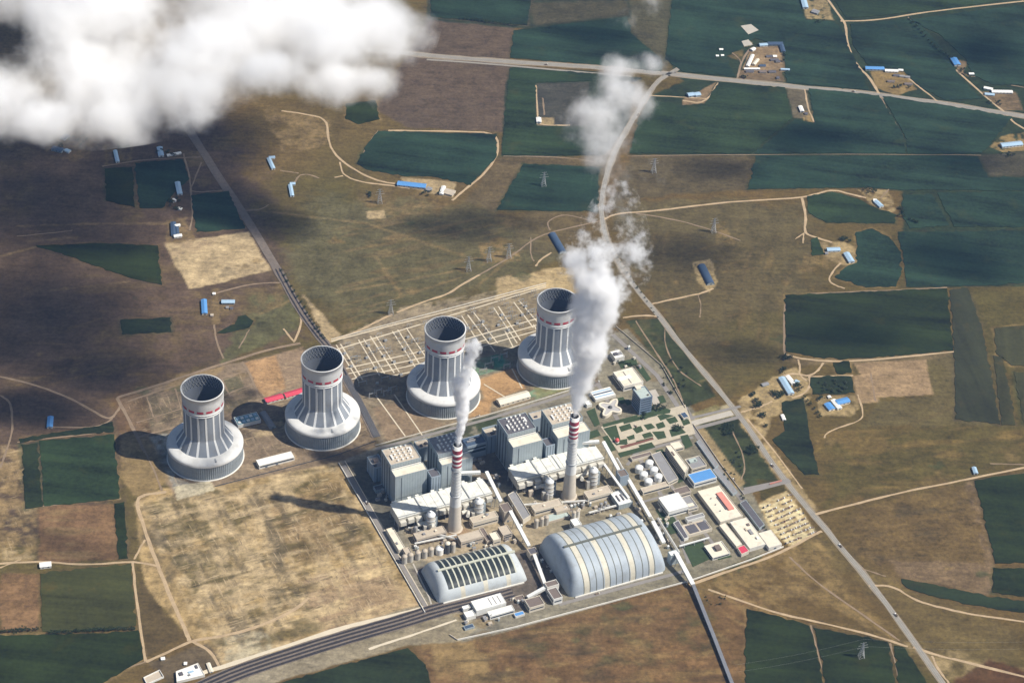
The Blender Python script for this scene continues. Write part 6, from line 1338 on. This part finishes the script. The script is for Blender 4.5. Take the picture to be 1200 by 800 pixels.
def tree_proto(seed, rad, h, lm, nleaf=260, nm="tree"):
    rr = random.Random(seed); t = thing(nm, nm, nm, (0, 0, 0)); tr = MB(); tr.lathe([(.35, -.4), (.26, h*.3), (.16, h*.55)], 7)
    for k in range(4):
        a = rr.uniform(0, 6.28); tr.beam((0, 0, h*.32), (rad*.6*math.cos(a), rad*.6*math.sin(a), h*.62), .16)
    tr.build("trunk", M_bark, t); cr = MB(); clumps = [(rr.gauss(0, rad*.45), rr.gauss(0, rad*.45), h*.62+rr.gauss(0, h*.13), rad*rr.uniform(.28, .5)) for _ in range(9)]
    for _ in range(nleaf):
        c = rr.choice(clumps); d = Vector((rr.gauss(0, 1), rr.gauss(0, 1), rr.gauss(0, 1))).normalized()*c[3]*rr.uniform(.6, 1.1); p = Vector(c[:3])+d; s = rr.uniform(.35, .75)
        a = Vector((rr.gauss(0, 1), rr.gauss(0, 1), rr.gauss(0, .6))).normalized()*s; b = d.cross(a).normalized()*s if d.cross(a).length > .01 else Vector((0, s, 0))
        cr.add([tuple(p-a), tuple(p+b*.7), tuple(p+a), tuple(p-b*.7)], [(0, 1, 2, 3)])
    cr.build("crown", lm, t); return t
TP = [tree_proto(1, 3.6, 8, L_a), tree_proto(2, 4.4, 9, L_a), tree_proto(3, 2.6, 4.5, L_b, nm="shrub"), tree_proto(4, 3.2, 5.5, L_b, nm="shrub")]; TUSED = [False]*4
def plant(pts, label, group, kinds=(0, 1), jit=1.0, sc=(.8, 1.25)):
    for (x, y) in pts:
        q = g(x+random.gauss(0, .5)*jit, y+random.gauss(0, .5)*jit); k = random.choice(kinds); s = random.uniform(*sc)
        if not TUSED[k]:
            TUSED[k] = True; r = TP[k]; r.location = (q[0], q[1], 0); r.rotation_euler = (0, 0, random.uniform(0, 6)); r['label'] = label; r['group'] = group; r.scale = (s, s, s)
        else: dup(TP[k], q, random.uniform(0, 6), label, group, (s, s, s))
def along(a, b, n): return [(a[0]+(b[0]-a[0])*i/(n-1), a[1]+(b[1]-a[1])*i/(n-1)) for i in range(n)]
def blob(cx, cy, rx, ry, n):
    out = []
    while len(out) < n:
        x, y = random.uniform(-1, 1), random.uniform(-1, 1)
        if x*x+y*y < 1: out.append((cx+x*rx, cy+y*ry))
    return out
plant(blob(911, 463, 8, 5, 16), "dark leafy tree in the thicket beside the long farm barn", "thicket beside the farm barn")
plant(blob(887, 474, 6, 6, 10)+blob(892, 488, 4, 2.5, 5)+blob(897, 500, 2, 2, 2), "dark leafy tree in the sandy roadside yard", "trees in the sandy yard"); plant(blob(920, 420, 7, 2.5, 8)+blob(918, 434, 3, 4, 5)+blob(936, 455, 5, 4, 8)+blob(884, 463, 4, 3, 5), "dark leafy tree around the farm's round lane", "trees around the round lane")
plant(blob(852, 503, 7, 7, 18), "dark leafy tree in the grove by the access road", "grove by the access road"); plant(blob(882, 528, 8, 4.5, 14), "dark leafy tree in the grove between the sandy strip and the main road", "grove near the main road")
plant(along((942, 466), (961, 488), 6)+blob(961, 470, 2, 4, 4), "dark leafy tree behind the blue roofed compound", "trees by the blue compound"); plant(blob(978, 452, 22, 8, 22), "dusty low bush in the dark orchard plot", "orchard bushes", (2, 3))
plant(blob(770, 479, 10, 3, 14)+blob(754, 488, 4, 4, 6)+blob(795, 503, 7, 3, 10)+along((724, 424), (745, 430), 7), "dark clipped tree in the garden of the power station", "garden trees", (0, 1), sc=(.7, 1.0))
plant(along((869, 582), (902, 628), 16), "dusty tree in the row beside the dark panel roofed shelter", "trees beside the shelter", (0, 1), .4, (.6, .9)); plant(along((838, 595), (868, 640), 12), "dark tree in the row along the long cream shed", "trees beside the cream shed", (0, 1), .5, (.6, .9))
plant(along((330, 318), (360, 368), 9), "dark tree along the rail embankment", "trees along the rail line", (0, 1), .6); plant(along((362, 372), (380, 398), 7), "dark tree where the rail line nears the switchyard", "trees at the rail line's end", (0, 1), .8)
plant(along((60, 742), (158, 737), 30), "dark tree in the hedge between the two green fields", "hedge between two green fields", (0, 1), .5); plant(along((2, 741), (44, 738), 10), "dark tree in the hedge under the brown plot", "hedge under the brown plot", (0, 1), .5)
plant(along((540, 23), (606, 31), 16), "dark tree in the windbreak north of the highway", "windbreak north of the highway", (0, 1), .6); plant(blob(1056, 250, 4, 7, 8)+blob(1070, 260, 6, 3, 6)+blob(1018, 224, 10, 2, 5)+blob(990, 282, 6, 4, 8), "dark tree in the hamlet's broken hedge", "hedge of the hamlet")
plant(along((1066, 24), (1095, 56), 9)+along((1098, 58), (1116, 70), 5), "dark tree along the drain by the vivid blue farmhouse", "trees along the drain", (0, 1), .5); plant(along((712, 285), (770, 372), 16), "dusty bush along the verge of the main road", "verge bushes", (2, 3), 1.0, (.5, .9))
plant(blob(790, 440, 18, 22, 24)+blob(855, 545, 14, 20, 14), "dusty bush in the scrub strip beside the power station", "scrub strip bushes", (2, 3), 1, (.6, 1.0)); plant(blob(838, 700, 14, 10, 10), "dusty bush on the brown field below the domes", "brown field bushes", (2, 3), 1, (.4, .8))
plant(blob(205, 242, 8, 10, 8)+blob(195, 180, 16, 4, 6)+blob(90, 168, 22, 8, 10), "dark tree among the scattered village houses", "village trees")
plant(blob(874, 92, 6, 2.5, 4)+blob(918, 66, 2, 8, 4)+blob(1056, 104, 10, 3, 5)+blob(1130, 84, 5, 4, 4)+blob(1166, 122, 10, 4, 5)+blob(1178, 182, 12, 3, 5)+blob(958, 26, 10, 2, 4)+blob(505, 228, 16, 3, 6)+blob(436, 228, 5, 4, 4), "dark tree beside the far farmyards", "farmyard trees")
for k, u in enumerate(TUSED):
    if not u: bpy.data.objects.remove(TP[k])
# ================================================================ HAZE, CLOUDS, STEAM
def haze(density, col):
    m, t, n, out = _nodes("air"); v = n.new("ShaderNodeVolumePrincipled"); v.inputs['Color'].default_value = (*col, 1); v.inputs['Density'].default_value = density
    v.inputs['Anisotropy'].default_value = 0.2
    t.links.new(v.outputs[0], out.inputs['Volume'])
    o = MB().box(0, 0, -3, 190000, 190000, 3303).build("haze", m); o['kind'] = 'stuff'; return o
haze(1.75e-5, (.28, .52, 1.0))
def vapour(name, lobes, dens, nscale, amp, soft, pad=1.25, fine=3.5, det=5, step=1.0, thr=.0, aniso=0, warp=0.0, fine_amp=0.0, fine_k=5.0, power=1.0):
    """billowing vapour: union of ellipsoid lobes (centre, radii, weight) eroded by turbulence"""
    m, t, n, out = _nodes(name); m.cycles.volume_step_rate = step
    pos = n.new("ShaderNodeNewGeometry").outputs['Position']
    def ma(op, a, b, c=None):
        x = n.new("ShaderNodeMath"); x.operation = op
        for i, v in enumerate((a, b) if c is None else (a, b, c)):
            if isinstance(v, (int, float)): x.inputs[i].default_value = v
            else: t.links.new(v, x.inputs[i])
        return x.outputs[0]
    def vm(op, a, b):
        x = n.new("ShaderNodeVectorMath"); x.operation = op
        for i, v in enumerate((a, b)):
            if isinstance(v, tuple): x.inputs[i].default_value = v
            elif v is not None: t.links.new(v, x.inputs[i])
        return x
    if warp:
        wn = n.new("ShaderNodeTexNoise"); wn.inputs['Scale'].default_value = nscale*.8; wn.inputs['Detail'].default_value = 2; t.links.new(pos, wn.inputs['Vector'])
        ws = vm('SCALE', vm('SUBTRACT', wn.outputs['Color'], (.5, .5, .5)).outputs[0], None); ws.inputs['Scale'].default_value = warp
        pw = vm('ADD', pos, ws.outputs[0]).outputs[0]
    else: pw = pos
    f = None
    for (c, r, wgt) in lobes:
        d = vm('SUBTRACT', pw, tuple(c)); q = vm('DIVIDE', d.outputs[0], tuple(r)); l = vm('LENGTH', q.outputs[0], None).outputs['Value']
        e = ma('MULTIPLY', ma('SUBTRACT', 1.0, l), wgt)
        f = e if f is None else ma('SMOOTH_MAX', f, e, .18)
    def no(s, d, r=.58):
        x = n.new("ShaderNodeTexNoise"); x.inputs['Scale'].default_value = s; x.inputs['Detail'].default_value = d; x.inputs['Roughness'].default_value = r
        t.links.new(pos, x.inputs['Vector']); return x.outputs[0]
    nn = ma('SUBTRACT', no(nscale, det), .5)
    f = ma('ADD', f, ma('MULTIPLY', nn, amp))
    if fine_amp: f = ma('ADD', f, ma('MULTIPLY', ma('SUBTRACT', no(nscale*fine_k, 4, .65), .5), fine_amp))
    f = ma('SUBTRACT', f, thr)
    mr = n.new("ShaderNodeMapRange"); mr.inputs[1].default_value = 0; mr.inputs[2].default_value = soft; mr.inputs[3].default_value = 0; mr.inputs[4].default_value = 1; t.links.new(f, mr.inputs[0])
    dn = ma('MULTIPLY', ma('POWER', mr.outputs[0], power), dens)
    v = n.new("ShaderNodeVolumePrincipled"); v.inputs['Color'].default_value = (1, 1, 1, 1); v.inputs['Anisotropy'].default_value = aniso
    t.links.new(dn, v.inputs['Density']); t.links.new(v.outputs[0], out.inputs['Volume'])
    # hull: convex wrap of the lobes
    import bmesh
    bm = bmesh.new()
    for (c, r, wgt) in lobes:
        for k in range(48):
            z = 1-2*(k+.5)/48; a = k*2.399963; s = math.sqrt(1-z*z); bm.verts.new((c[0]+r[0]*pad*s*math.cos(a), c[1]+r[1]*pad*s*math.sin(a), c[2]+r[2]*pad*z))
    res = bmesh.ops.convex_hull(bm, input=list(bm.verts))
    bmesh.ops.delete(bm, geom=[v_ for v_ in bm.verts if not v_.link_faces], context='VERTS')
    me = bpy.data.meshes.new(name); bm.to_mesh(me); bm.free(); me.materials.append(m)
    o = bpy.data.objects.new(name, me); COL.objects.link(o); return o
def mpp(px, py, z):                                     # metres per photo pixel at a point
    return float(np.hypot(*(g(px+10, py, z)-g(px-10, py, z))))/20
def lobe(px, py, z, rpx, flat=.7, wgt=1.0, depth=1.0):
    s = mpp(px, py, z); c = g(px, py, z); return ((c[0], c[1], z), (rpx*s, rpx*s*depth, rpx*s*flat), wgt)
CZ = 1350
CL = [(110, 85, 125), (30, -20, 95), (120, 0, 110), (5, 105, 85), (135, 128, 62), (60, 135, 52), (250, 60, 115), (230, 115, 66), (300, 10, 130), (320, 85, 72), (380, 40, 95), (395, 92, 62), (440, 95, 46), (440, 35, 72), (-60, 60, 90), (150, -70, 150), (370, -60, 120)]
cl = vapour("cloud", [lobe(x, y, CZ+random.uniform(-30, 30), r, .5) for x, y, r in CL], .11, .0066, 1.6, 1.0, 1.12, step=.35, warp=90, fine_amp=1.0, fine_k=4.5, power=1.6, thr=.12, det=4)
tag(cl, "broad white cumulus cloud drifting over the far corner, hiding roads beneath", "cloud")
# steam columns
def column(b, H, prof):
    out = []
    for (dx, dy, dz, r, wgt) in prof: out.append(((b[0]+dx, b[1]+dy, H+dz), (r, r, r*1.35), wgt))
    return out
S1 = column(CH1, 211, [(1, 0, 4, 6.5, 1), (2, 0, 16, 7.5, 1), (3, 2, 30, 9, 1), (5, 0, 46, 10, 1), (6, 0, 64, 12, 1), (7, 0, 84, 14, 1), (6, 0, 104, 14, 1), (4, 0, 122, 16, .95), (2, 0, 142, 16, .75), (9, 0, 166, 14, .5), (15, 0, 195, 14, .42), (20, 0, 230, 16, .36)])
p1 = vapour("steam_plume", S1, .65, .05, 1.0, .7, 1.3, step=.25, warp=9, fine_amp=.5, fine_k=3.5, power=1.2)
tag(p1, "narrow white steam column rising from the chimney nearer the panelled dome", "steam plume")
S2 = column(CH2, 203, [(0, 0, 4, 9, 1), (1, 0, 22, 11, 1), (3, 0, 46, 16, 1), (6, 0, 76, 23, 1), (9, 0, 108, 30, 1), (14, 0, 142, 37, 1), (18, 0, 178, 43, 1), (20, 0, 218, 46, 1), (22, 0, 258, 48, 1), (28, 0, 296, 46, .95), (10, 0, 326, 42, .8), (-14, 0, 352, 34, .62), (14, 0, 372, 28, .5), (70, 0, 320, 26, .36), (76, 0, 286, 22, .3), (30, 20, 405, 30, .16), (50, 40, 455, 34, .12), (92, 30, 360, 30, .26)])
p2 = vapour("steam_plume", S2, .26, .020, 1.4, .75, 1.3, step=.25, warp=30, fine_amp=1.15, fine_k=3.6, power=1.4, thr=.06)
tag(p2, "broad billowing white steam column rising from the chimney behind the striped dome", "steam plume")
S3 = [lobe(706, 140, 900, 52, .7, .8), lobe(735, 115, 900, 46, .7, .8), lobe(680, 128, 900, 34, .7, .7), lobe(710, 170, 900, 36, .7, .5), lobe(728, 84, 900, 26, .7, .95), lobe(764, 74, 900, 26, .7, .95), lobe(745, 200, 880, 34, .7, .28), lobe(735, 232, 880, 30, .7, .2), lobe(758, 0, 900, 24, .7, .6), lobe(742, 30, 900, 20, .7, .22)]
p3 = vapour("steam_puff", S3, .085, .011, 1.5, 1.0, 1.2, step=.3, warp=50, fine_amp=1.0, fine_k=4.5, power=1.7, thr=.1)
tag(p3, "torn white puff of drifting steam above the curve of the main road", "steam puff")

# other cumulus of the same field, beyond the frame: they only show as shade on the ground
def shade_cloud(label, lobes, dens, z=1500, amp=1.1, soft=.8):
    L = []; k = z/math.tan(SUN_EL); off = (k*math.cos(SUN_AZ), k*math.sin(SUN_AZ))
    for (x, y, rx, ry) in lobes:
        c = g(x, y); m = mpp(x, y, 0); L.append(((c[0]+off[0], c[1]+off[1], z), (rx*m, ry*m*1.7, 110), 1.0))
    tag(vapour("cloud", L, dens, .0045, amp, soft, 1.2, step=1.0, warp=90, aniso=0), label, "cloud")
shade_cloud("wide cumulus cloud outside the frame, shading the scattered villages", [(90, 230, 150, 95), (60, 370, 150, 80), (190, 190, 120, 70), (120, 430, 110, 45), (260, 235, 70, 40), (310, 262, 55, 26), (30, 480, 90, 30), (20, 160, 120, 60), (20, 40, 130, 60), (230, 160, 110, 50)], .0175)
shade_cloud("small cumulus cloud outside the frame, shading the grass by the blue barn", [(535, 268, 62, 22), (575, 255, 40, 18)], .012)
shade_cloud("small cumulus cloud outside the frame, shading the far fields and shed pad", [(868, 412, 52, 22), (800, 300, 70, 32), (845, 200, 60, 20), (1110, 300, 80, 30), (1010, 390, 60, 22), (950, 160, 70, 22), (700, 40, 60, 20), (1150, 60, 60, 24), (1120, 190, 70, 18)], .0095)
shade_cloud("small cumulus cloud outside the frame, shading the brown plot", [(75, 640, 42, 20)], .008)
